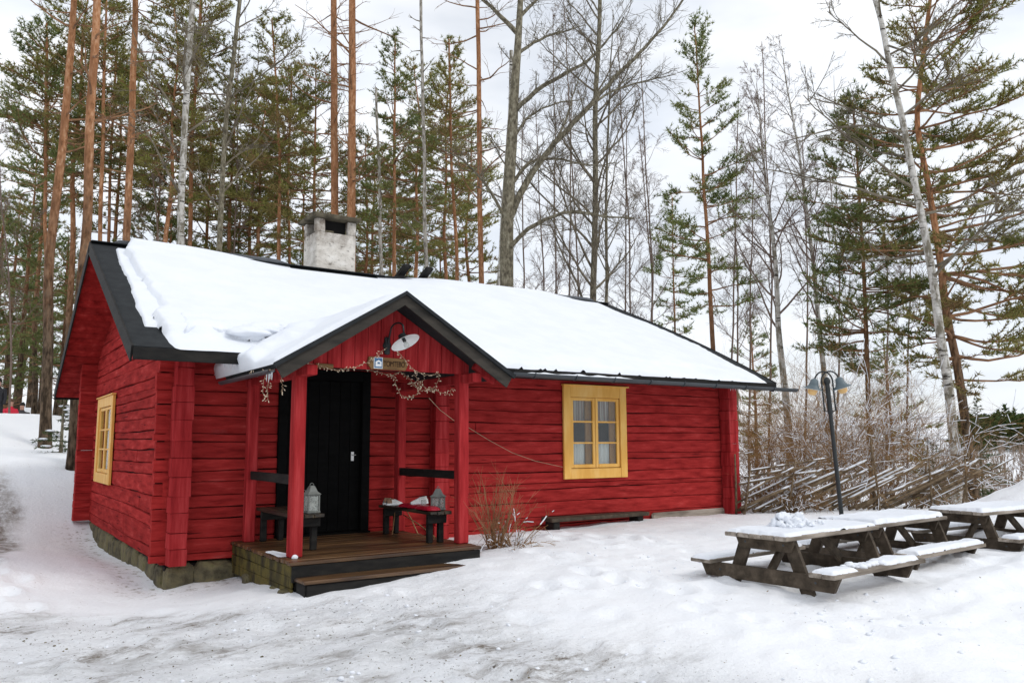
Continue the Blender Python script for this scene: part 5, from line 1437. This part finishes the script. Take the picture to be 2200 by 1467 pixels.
# pines filling the wood behind: five shapes, repeated
protos = []
for k, (h, cb_, R_, m) in enumerate(((13.5, 4.0, 2.3, M_needle), (15.5, 6.5, 2.5, M_needle), (12.0, 3.0, 2.1, M_needle2), (17.5, 9.0, 2.7, M_needle), (10.0, 2.0, 1.9, M_needle2))):
    rg = np.random.default_rng(500 + k)
    z = np.linspace(0, h, 34); p = np.stack([.25 * fbm(z * .2, k * 3., 0, k, 2), .25 * fbm(z * .2, k * 3. + 9, 0, k, 2), z], 1); p[:, :2] -= p[0, :2]
    r = np.interp(z, [0, .5, h], [.17, .135, .02])
    wood, nd = pine_parts(p, r, (cb_, h, R_), 520 + k, .85, 7, .17, .032, dead=(1.5, cb_, 10, 1.3))
    protos.append([trunk_mesh(p, r, 9, .08, k).mesh('trunk', True), wood.mesh('branches'), nd.mesh('foliage'), m])
    for me, mm in zip(protos[-1][:3], (M_pine, M_pinebranch, m)): me.materials.append(mm)
BG = [(30, 40, 2), (72, 44, 3), (118, 42, 4), (305, 37, 2), (350, 36, 4), (372, 46, 3), (432, 40, 0), (488, 38, 2),
      (540, 36, 0), (640, 44, 3), (668, 40, 4), (738, 44, 2), (782, 36, 1), (803, 42, 0), (828, 48, 3), (872, 40, 2), (938, 44, 4), (1000, 42, 1), (1140, 52, 4), (10, 47, 4), (38, 52, 4), (85, 50, 4), (-20, 38, 4), (-25, 50, 4), (120, 55, 4), (60, 60, 4), (130, 35, 3), (235, 38, 3), (332, 33, 3), (470, 36, 3), (532, 37, 3), (665, 33, 3), (880, 34, 3), (955, 37, 3), (1905, 40, 4), (1620, 52, 4)]
for k, (u, D, i) in enumerate(BG):
    q = at_d(u, 900, D); me = protos[i]
    t = thing('background_pine', 'one of the pines crowded in the wood behind the cabin', 'pine', (q[0], q[1], gz(q[0], q[1]) - .1), k * 1.7, 'pines in the wood behind the cabin')
    s = .9 + .25 * random.random(); t.scale = (s, s, s)
    for nm, m_ in zip(('trunk', 'branches', 'foliage'), me): link(nm, m_, None, t)

# bare deciduous trees
def bare_branches(p, r, seed, z0, z1, n, L0, el=(.5, .9), levels=3, droop=0.0, twig_n=6, upw=.03, wobble=.10, az=None, mn=.0035):
    rg = np.random.default_rng(seed); wood = MB(); tw = MB(); zt = p[:, 2]
    def rec(o, d, L_, r0, lev):
        n_ = 8 if lev == 0 else (5 if lev == 1 else (3 if lev == 2 else 2))
        q = curve(o, d, L_, n_, wobble * (1 + .4 * lev), upw if lev < 2 else upw + droop, rg)
        (wood if lev < 2 else tw).tube(q, np.linspace(r0, max(r0 * .3, mn), len(q)), 5 if lev == 0 else 3, False)
        if lev >= levels: return
        k = int(twig_n * (1.25 if lev == 0 else (.95 if lev == 1 else .55)) * (.7 + .6 * rg.random())) + 1
        for _ in range(k):
            f = rg.uniform(.18, 1.0) * n_; i = min(n_ - 1, int(f)); b = q[i] + (q[i + 1] - q[i]) * (f - i); t = q[i + 1] - q[i]; t /= np.linalg.norm(t)
            d2 = t * 1.0 + rg.normal(0, .55, 3); rec(b, d2, L_ * rg.uniform(.28, .55) * (1 - .35 * f / n_), max(r0 * .42, mn), lev + 1)
    for k in range(n):
        f = (k + rg.random()) / n; z = z0 + (z1 - z0) * f
        o = np.array([np.interp(z, zt, p[:, i]) for i in range(3)]); rr = float(np.interp(z, zt, r))
        a = rg.uniform(0, 2 * math.pi) if az is None else az + rg.normal(0, 1.0); e = rg.uniform(*el)
        rec(o, (math.cos(a) * math.cos(e), math.sin(a) * math.cos(e), math.sin(e)), L0 * (1.1 - .75 * f) * rg.uniform(.6, 1.2), min(rr * .45, .02 + .012 * L0 * (1 - f)), 0)
    return wood, tw
def bare_tree(name, label, cat, pix, D, w0, w1, vtop, seed, bark, twigm, n, L0, vb, el=(.5, .95), levels=3, droop=0, twig_n=6, group='bare trees around the cabin', wob=.08, top=True, upw=.03, wobble=.10):
    rg = np.random.default_rng(seed); base, p = trunk_path(pix, D, vtop, wob, rg); d0 = ray(*pix[0]); k = D / math.hypot(d0[0], d0[1]) / FPX / 2
    t = thing(name, label, cat, tuple(base), 0, group)
    za, zb = z_of(*pix[0], D) - base[2], z_of(*pix[-1], D) - base[2]
    r = np.interp(p[:, 2], [0, .6, max(za, .9), zb] + ([p[-1, 2]] if p[-1, 2] > zb + .3 else []), [w0 * k * 1.25, w0 * k * 1.05, w0 * k, w1 * k] + ([.012] if p[-1, 2] > zb + .3 else []))
    trunk_mesh(p, r, 10, .06, seed).build('trunk', bark, t, True)
    wood, tw = bare_branches(p, r, seed + 1, z_of(pix[-1][0], vb, D) - base[2], p[-1, 2], n, L0, el, levels, droop, twig_n, upw, wobble)
    if wood.n: wood.build('branches', twigm, t, kind='stuff')
    if tw.n: tw.build('twigs', twigm, t, kind='stuff')
    return t, base, p, r
bare_tree('birch_tree', 'white trunked birch behind the left part of the roof', 'birch', [(396, 700), (386, 420), (400, 250), (412, 0)], 25, 16, 12, -250, 31, M_birch, M_branch, 15, 3.2, 430, droop=-.02, twig_n=5)
bare_tree('bare_tree', 'grey mottled bare tree right of the white birch', 'tree', [(463, 700), (480, 350), (497, 150), (520, -50)], 27, 13, 8, -260, 32, M_greybark, M_branch, 18, 3.2, 480, twig_n=5)
bare_tree('dead_tree', 'broken silver grey dead trunk right of the chimney', 'tree', [(823, 720), (817, 450), (812, 300), (809, 190)], 29, 9, 5, 190, 33, M_deadwood, M_branch, 5, .8, 420, levels=1, twig_n=2)
bare_tree('dead_tree', 'tall pale barkless trunk with short broken twigs behind the ridge', 'tree', [(922, 720), (912, 350), (905, 100), (902, -30)], 27, 9, 6.5, -120, 34, M_deadwood, M_branch, 22, .9, 520, el=(-.3, .5), levels=1, twig_n=2)
bare_tree('bare_tree', 'bare tree with many upswept branches right of the big limbed tree', 'tree', [(1272, 780), (1276, 450), (1280, 250), (1288, -40)], 28, 15, 9, -220, 35, M_greybark, M_branch, 38, 4.6, 700, el=(.62, 1.1), twig_n=5, upw=.05)
bare_tree('bare_tree', 'second thin stem beside the upswept bare tree', 'tree', [(1305, 780), (1300, 450), (1310, 200)], 29, 8, 4, 20, 36, M_greybark, M_branch, 22, 3.4, 640, el=(.7, 1.15), twig_n=5, upw=.05)
bare_tree('birch_tree', 'left one of the pair of slim birches right of the lone pine', 'birch', [(1692, 930), (1672, 650), (1655, 480), (1640, 330)], 28, 16, 5, 180, 37, M_birch, M_birchtwig, 28, 3.0, 720, el=(.6, 1.1), droop=-.05, twig_n=5)
bare_tree('birch_tree', 'right one of the pair of slim birches right of the lone pine', 'birch', [(1778, 900), (1750, 600), (1720, 350), (1690, 170)], 30, 13, 3, 100, 38, M_birch, M_birchtwig, 28, 2.8, 700, el=(.6, 1.1), droop=-.05, twig_n=5)
bare_tree('birch_tree', 'big leaning birch in front of the large pine at the right', 'birch', [(2064, 1095), (2035, 800), (2000, 560), (1940, 280), (1875, -20)], 22, 22, 11, -160, 39, M_birch, M_branch, 20, 3.6, 640, el=(.0, .7), droop=-.06, twig_n=6)
for k, (u, D, h) in enumerate(((1165, 33, 300), (1585, 33, 420), (1610, 36, 380), (1730, 38, 330), (1800, 34, 430), (1905, 36, 480), (1120, 36, 260), (1400, 38, 330), (500, 34, 120), (340, 33, 180), (1340, 36, 300), (1220, 35, 200), (20, 33, 330), (1950, 33, 520), (760, 36, 200), (1190, 34, 80), (1238, 37, 40), (1352, 36, 120), (1396, 33, 170), (1572, 35, 260), (1655, 37, 150))):
    bare_tree('bare_sapling', 'thin bare sapling among the trees behind the cabin', 'sapling', [(u, 850), (u + 4, 600), (u + random.uniform(-25, 15), h)], D, 4.5, 2, h - 60, 600 + k, M_birchtwig, M_birchtwig, 18, 2.2, 760, el=(.6, 1.1), droop=-.02, levels=2, twig_n=9, group='thin bare saplings behind the cabin')
# the big tree with heavy limbs: limbs traced at its distance, each drifting in depth
BD = 25.0
rg = np.random.default_rng(44)
base, p = trunk_path([(1087, 760), (1086, 560), (1092, 430), (1103, 260), (1108, 130), (1118, 0)], BD, -200, .05, rg)
big = thing('bare_tree', 'big grey bare tree with heavy limbs sweeping up to the right', 'tree', tuple(base), 0, 'bare trees around the cabin')
kk = BD / FPX / 2
zz = [z_of(1090, v, BD) - base[2] for v in (760, 560, 430, 260, 0)]
r = np.interp(p[:, 2], [0] + zz + [p[-1, 2]], [36 * kk, 33 * kk, 30 * kk, 27 * kk, 22 * kk, 13 * kk, 3 * kk])
trunk_mesh(p, r, 14, .09, 3).build('trunk', M_greybark, big, True)
wood, tw = MB(), MB()
limbs = [([(1095, 470), (1130, 390), (1190, 310), (1255, 240), (1310, 180), (1380, 110), (1440, 40), (1490, -30)], 17, 6, 1.5), ([(1090, 540), (1120, 500), (1180, 465), (1230, 450), (1290, 465), (1360, 470)], 11, 4, -2.0),
         ([(1098, 400), (1130, 345), (1200, 335), (1250, 360), (1330, 350)], 9, 3, 2.0), ([(1104, 240), (1130, 210), (1180, 175), (1240, 150), (1290, 110), (1340, 40)], 12, 4, -1.5), ([(1108, 120), (1150, 85), (1200, 70), (1255, 55)], 9, 3, 1.8),
         ([(1108, 70), (1080, 30), (1040, 5), (990, -30)], 12, 6, -1.0), ([(1115, 40), (1140, 10), (1180, -20)], 10, 6, 1.0), ([(1105, 300), (1120, 260), (1190, 220), (1250, 215)], 7, 3, 2.4), ([(1086, 470), (1060, 420), (1025, 370), (985, 330), (950, 320)], 8, 3, -1.6), ([(1255, 240), (1300, 200), (1380, 175), (1450, 160)], 7, 2.5, 1.0), ([(1190, 310), (1220, 250), (1235, 190), (1262, 130)], 6, 2, .5)]
for k, (px_, a_, b_, dep) in enumerate(limbs):
    s = np.linspace(0, 1, len(px_)); q = np.array([at_d(u, v, BD + dep * f) for (u, v), f in zip(px_, s)]) - base
    q = smooth_path(q, .3) + rg.normal(0, .015, (len(smooth_path(q, .3)), 3)); rr = np.linspace(a_ * kk * 1.0, b_ * kk * .7, len(q))
    wood.tube(q, rr, 7, False)
    L_ = np.linalg.norm(q[-1] - q[0])
    q2 = q.copy(); 
    for j in range(int(7 + L_ * 3.2)):
        i = rg.integers(2, len(q) - 1); d = (q[i] - q[i - 1]); d /= np.linalg.norm(d); d = d + rg.normal(0, .55, 3) + (0, 0, .25)
        l1 = rg.uniform(.5, 1.7); c1 = curve(q[i], d, l1, 7, .16, .03, rg); r1 = min(rr[i] * .5, .016); wood.tube(c1, np.linspace(r1, .005, 8), 4, False)
        for w in range(5):
            ii = rg.integers(1, 7); c2 = curve(c1[ii], (c1[ii + 1] - c1[ii]) * 4 + rg.normal(0, .45, 3), l1 * rg.uniform(.25, .6), 4, .18, .02, rg); tw.tube(c2, np.linspace(.007, .0035, 5), 3, False)
            for w2 in range(2): c3 = curve(c2[2], (c2[3] - c2[2]) * 6 + rg.normal(0, .5, 3), l1 * .22, 3, .15, 0, rg); tw.tube(c3, [.004, .004, .0035, .003], 3, False)
wood.build('limbs', M_greybark, big, True); tw.build('twigs', M_branch, big)
bare_tree('bare_tree', 'narrow companion stem close behind the big limbed tree', 'tree', [(1070, 760), (1082, 450), (1095, 260), (1097, 115)], 26.5, 14, 9, 110, 45, M_birch, M_branch, 10, 1.6, 520, twig_n=5)

# spruces
def spruce(label, u, v, D, h, R_, seed, snow=0.0, m=None):
    q = at_d(u, v, D); x, y = q[0], q[1]; z = gz(x, y); rg = np.random.default_rng(seed)
    t = thing('small_spruce', label, 'spruce', (x, y, z - .1)); wood = MB(); TP, TD = [], []; sn = MB()
    MB().tube([(0, 0, 0), (0, 0, h * .5), (0, 0, h)], [.05, .03, .005], 7).build('trunk', M_greybark, t)
    n = int(h * 26)
    for k in range(n):
        f = (k + rg.random()) / n; a = rg.uniform(0, 2 * math.pi); L_ = R_ * (1.02 - f) * rg.uniform(.7, 1.1) + .05
        c = curve((0, 0, h * f + .1), (math.cos(a), math.sin(a), -.05 + .5 * f), L_, 6, .06, -.02, rg); wood.tube(c, np.linspace(.008, .002, 7), 3, False)
        s = np.linspace(.12, 1, max(4, int(L_ / .045))) * 6; i = np.minimum(5, s.astype(int)); P = c[i] + (c[i + 1] - c[i]) * (s - i)[:, None]; dd = c[i + 1] - c[i]; dd /= np.linalg.norm(dd, axis=1, keepdims=True)
        sd2 = np.cross(dd, (0, 0, 1.)); lat = (rg.random((len(P), 1)) - .5) * .45 * L_ * (1 - s[:, None] / 7)
        TP.append(P + sd2 * lat); TD.append(dd + sd2 * np.sign(lat) * .7)
        if rg.random() < snow: sn.blob(c[4] + (0, 0, .02), (.10, .10, .025), k, .4, 8)
    wood.build('branches', M_branch, t)
    V, F = blades(np.concatenate(TP), np.concatenate(TD), 8, .085, .016, rg, .8, .05); mb = MB(); mb.add(V, F); mb.build('foliage', m or M_spruce, t)
    if sn.n: sn.build('snow_dusting', M_white_snow, t, True, kind='stuff')
spruce('small dark spruce behind the foot of the large leaning pine', 2112, 1050, 27.5, 3.3, 1.0, 70)
spruce('low spruce half hidden between fence end and leaning birch', 2010, 1080, 23, 1.6, .8, 72, .2)
spruce('small snow laden spruce between the two pine trunks left of the gable', 131, 960, 22, 1.5, .65, 71, .6)

# ------------------------------------------------------------------ far hillside on the right
rg = np.random.default_rng(9)
fw_, fb_ = MB(), MB(); TP, TD = [], []
for k in range(260):
    u = rg.uniform(2050, 2400); D = rg.uniform(205, 300); q = at_d(u, 900, D); z = gz(q[0], q[1]); h = rg.uniform(4.4, 7.8) * (1 + .25 * (rg.random() < .1)); R_ = rg.uniform(1.1, 1.9)
    n = 190; f = rg.random(n); a = rg.uniform(0, 2 * math.pi, n); rr = R_ * (1 - f) ** .8 * np.sqrt(rg.random(n))
    P = np.stack([q[0] + rr * np.cos(a), q[1] + rr * np.sin(a), z + h * (.08 + .92 * f)], 1); d = np.stack([np.cos(a), np.sin(a), -.2 + .9 * f], 1); d /= np.linalg.norm(d, axis=1, keepdims=True)
    TP.append(P); TD.append(d)
V, F = blades(np.concatenate(TP), np.concatenate(TD), 1, 1.0, .55, rg, .5, .1); fw_.add(V, F)
fw_.build('far_conifer_wood', M_spruce, None, label='dark conifer wood along the crest of the far hill', cat='wood', kind='stuff')
for k in range(800):
    u = rg.uniform(1960, 2360); D = rg.uniform(75, 195); q = at_d(u, 950, D); z = gz(q[0], q[1]); h = rg.uniform(2.5, 5.0)
    b = np.array([q[0], q[1], z]); c = curve(b, (rg.normal(0, .08), rg.normal(0, .08), 1), h, 4, .05, 0, rg); fb_.tube(c, np.linspace(.07, .02, 5), 3, False)
    for w in range(5):
        i = rg.integers(1, 4); c2 = curve(c[i], (rg.normal(0, .5), rg.normal(0, .5), .8), h * .35, 2, .1, 0, rg); fb_.tube(c2, [.05, .035, .02], 3, False)
fb_.build('far_thicket', mat('pale_brown_thicket', [(.17, .125, .095), (.27, .21, .165)], (.5, .5, .5), 3, .9, 0), None, label='pale brown leafless thicket on the slope below the conifer wood', cat='thicket', kind='stuff')

# ------------------------------------------------------------------ people on the left bank
def person(label, u, D, jacket, trousers, hair, facing, zoff=0.0):
    q = at_d(u, 900, D); z = gz(q[0], q[1]) + zoff
    t = thing('person', label, 'person', (q[0], q[1], z), facing)
    def skin(nm, V, Ed, Rr, m, sub=2):
        me = bpy.data.meshes.new(nm); me.from_pydata(V, Ed, []); o = link(nm, me, m, t)
        md = o.modifiers.new('skin', 'SKIN'); md.use_smooth_shade = True
        for i, r_ in enumerate(Rr): me.skin_vertices[0].data[i].radius = (r_, r_) if not isinstance(r_, tuple) else r_
        me.skin_vertices[0].data[0].use_root = True
        o.modifiers.new('sub', 'SUBSURF').levels = sub; o.modifiers['sub'].render_levels = sub
        return o
    V = [(0, 0, .92), (0, 0, 1.1), (0, 0, 1.32), (0, 0, 1.45), (0, 0, 1.53), (0, .02, 1.64), (0, .01, 1.74), (.19, 0, 1.38), (.25, .03, 1.12), (.24, .12, .90), (-.19, 0, 1.38), (-.25, .03, 1.12), (-.24, .12, .90),
         (.10, 0, .84), (.11, .03, .48), (.11, -.02, .08), (.11, .10, .03), (-.10, 0, .84), (-.11, -.05, .48), (-.11, -.12, .08), (-.11, 0, .03)]
    Ed = [(0, 1), (1, 2), (2, 3), (3, 4), (4, 5), (5, 6), (2, 7), (7, 8), (8, 9), (2, 10), (10, 11), (11, 12), (0, 13), (13, 14), (14, 15), (15, 16), (0, 17), (17, 18), (18, 19), (19, 20)]
    Rr = [(.17, .13), (.17, .13), (.19, .13), (.10, .09), .06, (.085, .10), .07, .075, .058, .05, .075, .058, .05, .095, .07, .055, .045, .095, .07, .055, .045]
    m = bpy.data.materials.new('clothed_body'); m.use_nodes = True; N, L = m.node_tree.nodes, m.node_tree.links
    tcn = N.new('ShaderNodeTexCoord'); sx = N.new('ShaderNodeSeparateXYZ'); L.new(tcn.outputs['Object'], sx.inputs[0]); mr = N.new('ShaderNodeMapRange'); mr.inputs['From Max'].default_value = 2.0; L.new(sx.outputs['Z'], mr.inputs['Value'])
    rp_ = N.new('ShaderNodeValToRGB'); rp_.color_ramp.interpolation = 'CONSTANT'; e = rp_.color_ramp.elements
    e[0].position = 0; e[0].color = (.02, .018, .016, 1); e[1].position = .06; e[1].color = (*trousers, 1)
    for pos, c_ in ((.44, jacket), (.755, (.48, .27, .20))): x = e.new(pos); x.color = (*c_, 1)
    L.new(mr.outputs['Result'], rp_.inputs['Fac']); L.new(rp_.outputs['Color'], N['Principled BSDF'].inputs['Base Color']); N['Principled BSDF'].inputs['Roughness'].default_value = .8
    skin('body', V, Ed, Rr, m)
    hm = mat('hair_' + label[:6], [hair, tuple(c * 1.5 for c in hair)], (30, 30, 30), 3, .7, 0)
    MB().blob((0, -.015, 1.70), (.095, .115, .105), 3, .1, 14).build('hair', hm, t, True)
    return t
person('person in a bright red jacket behind the snow bank at the left edge', 21, 34, (.62, .02, .05), (.03, .03, .04), (.09, .05, .03), R(200))
person('dark haired person whose head just shows above the left snow bank', 46, 34.6, (.05, .045, .05), (.03, .03, .035), (.012, .010, .009), R(170), -.05)
person('person in black cut off by the left picture edge', -9, 32, (.012, .012, .016), (.012, .012, .015), (.02, .015, .012), R(160))
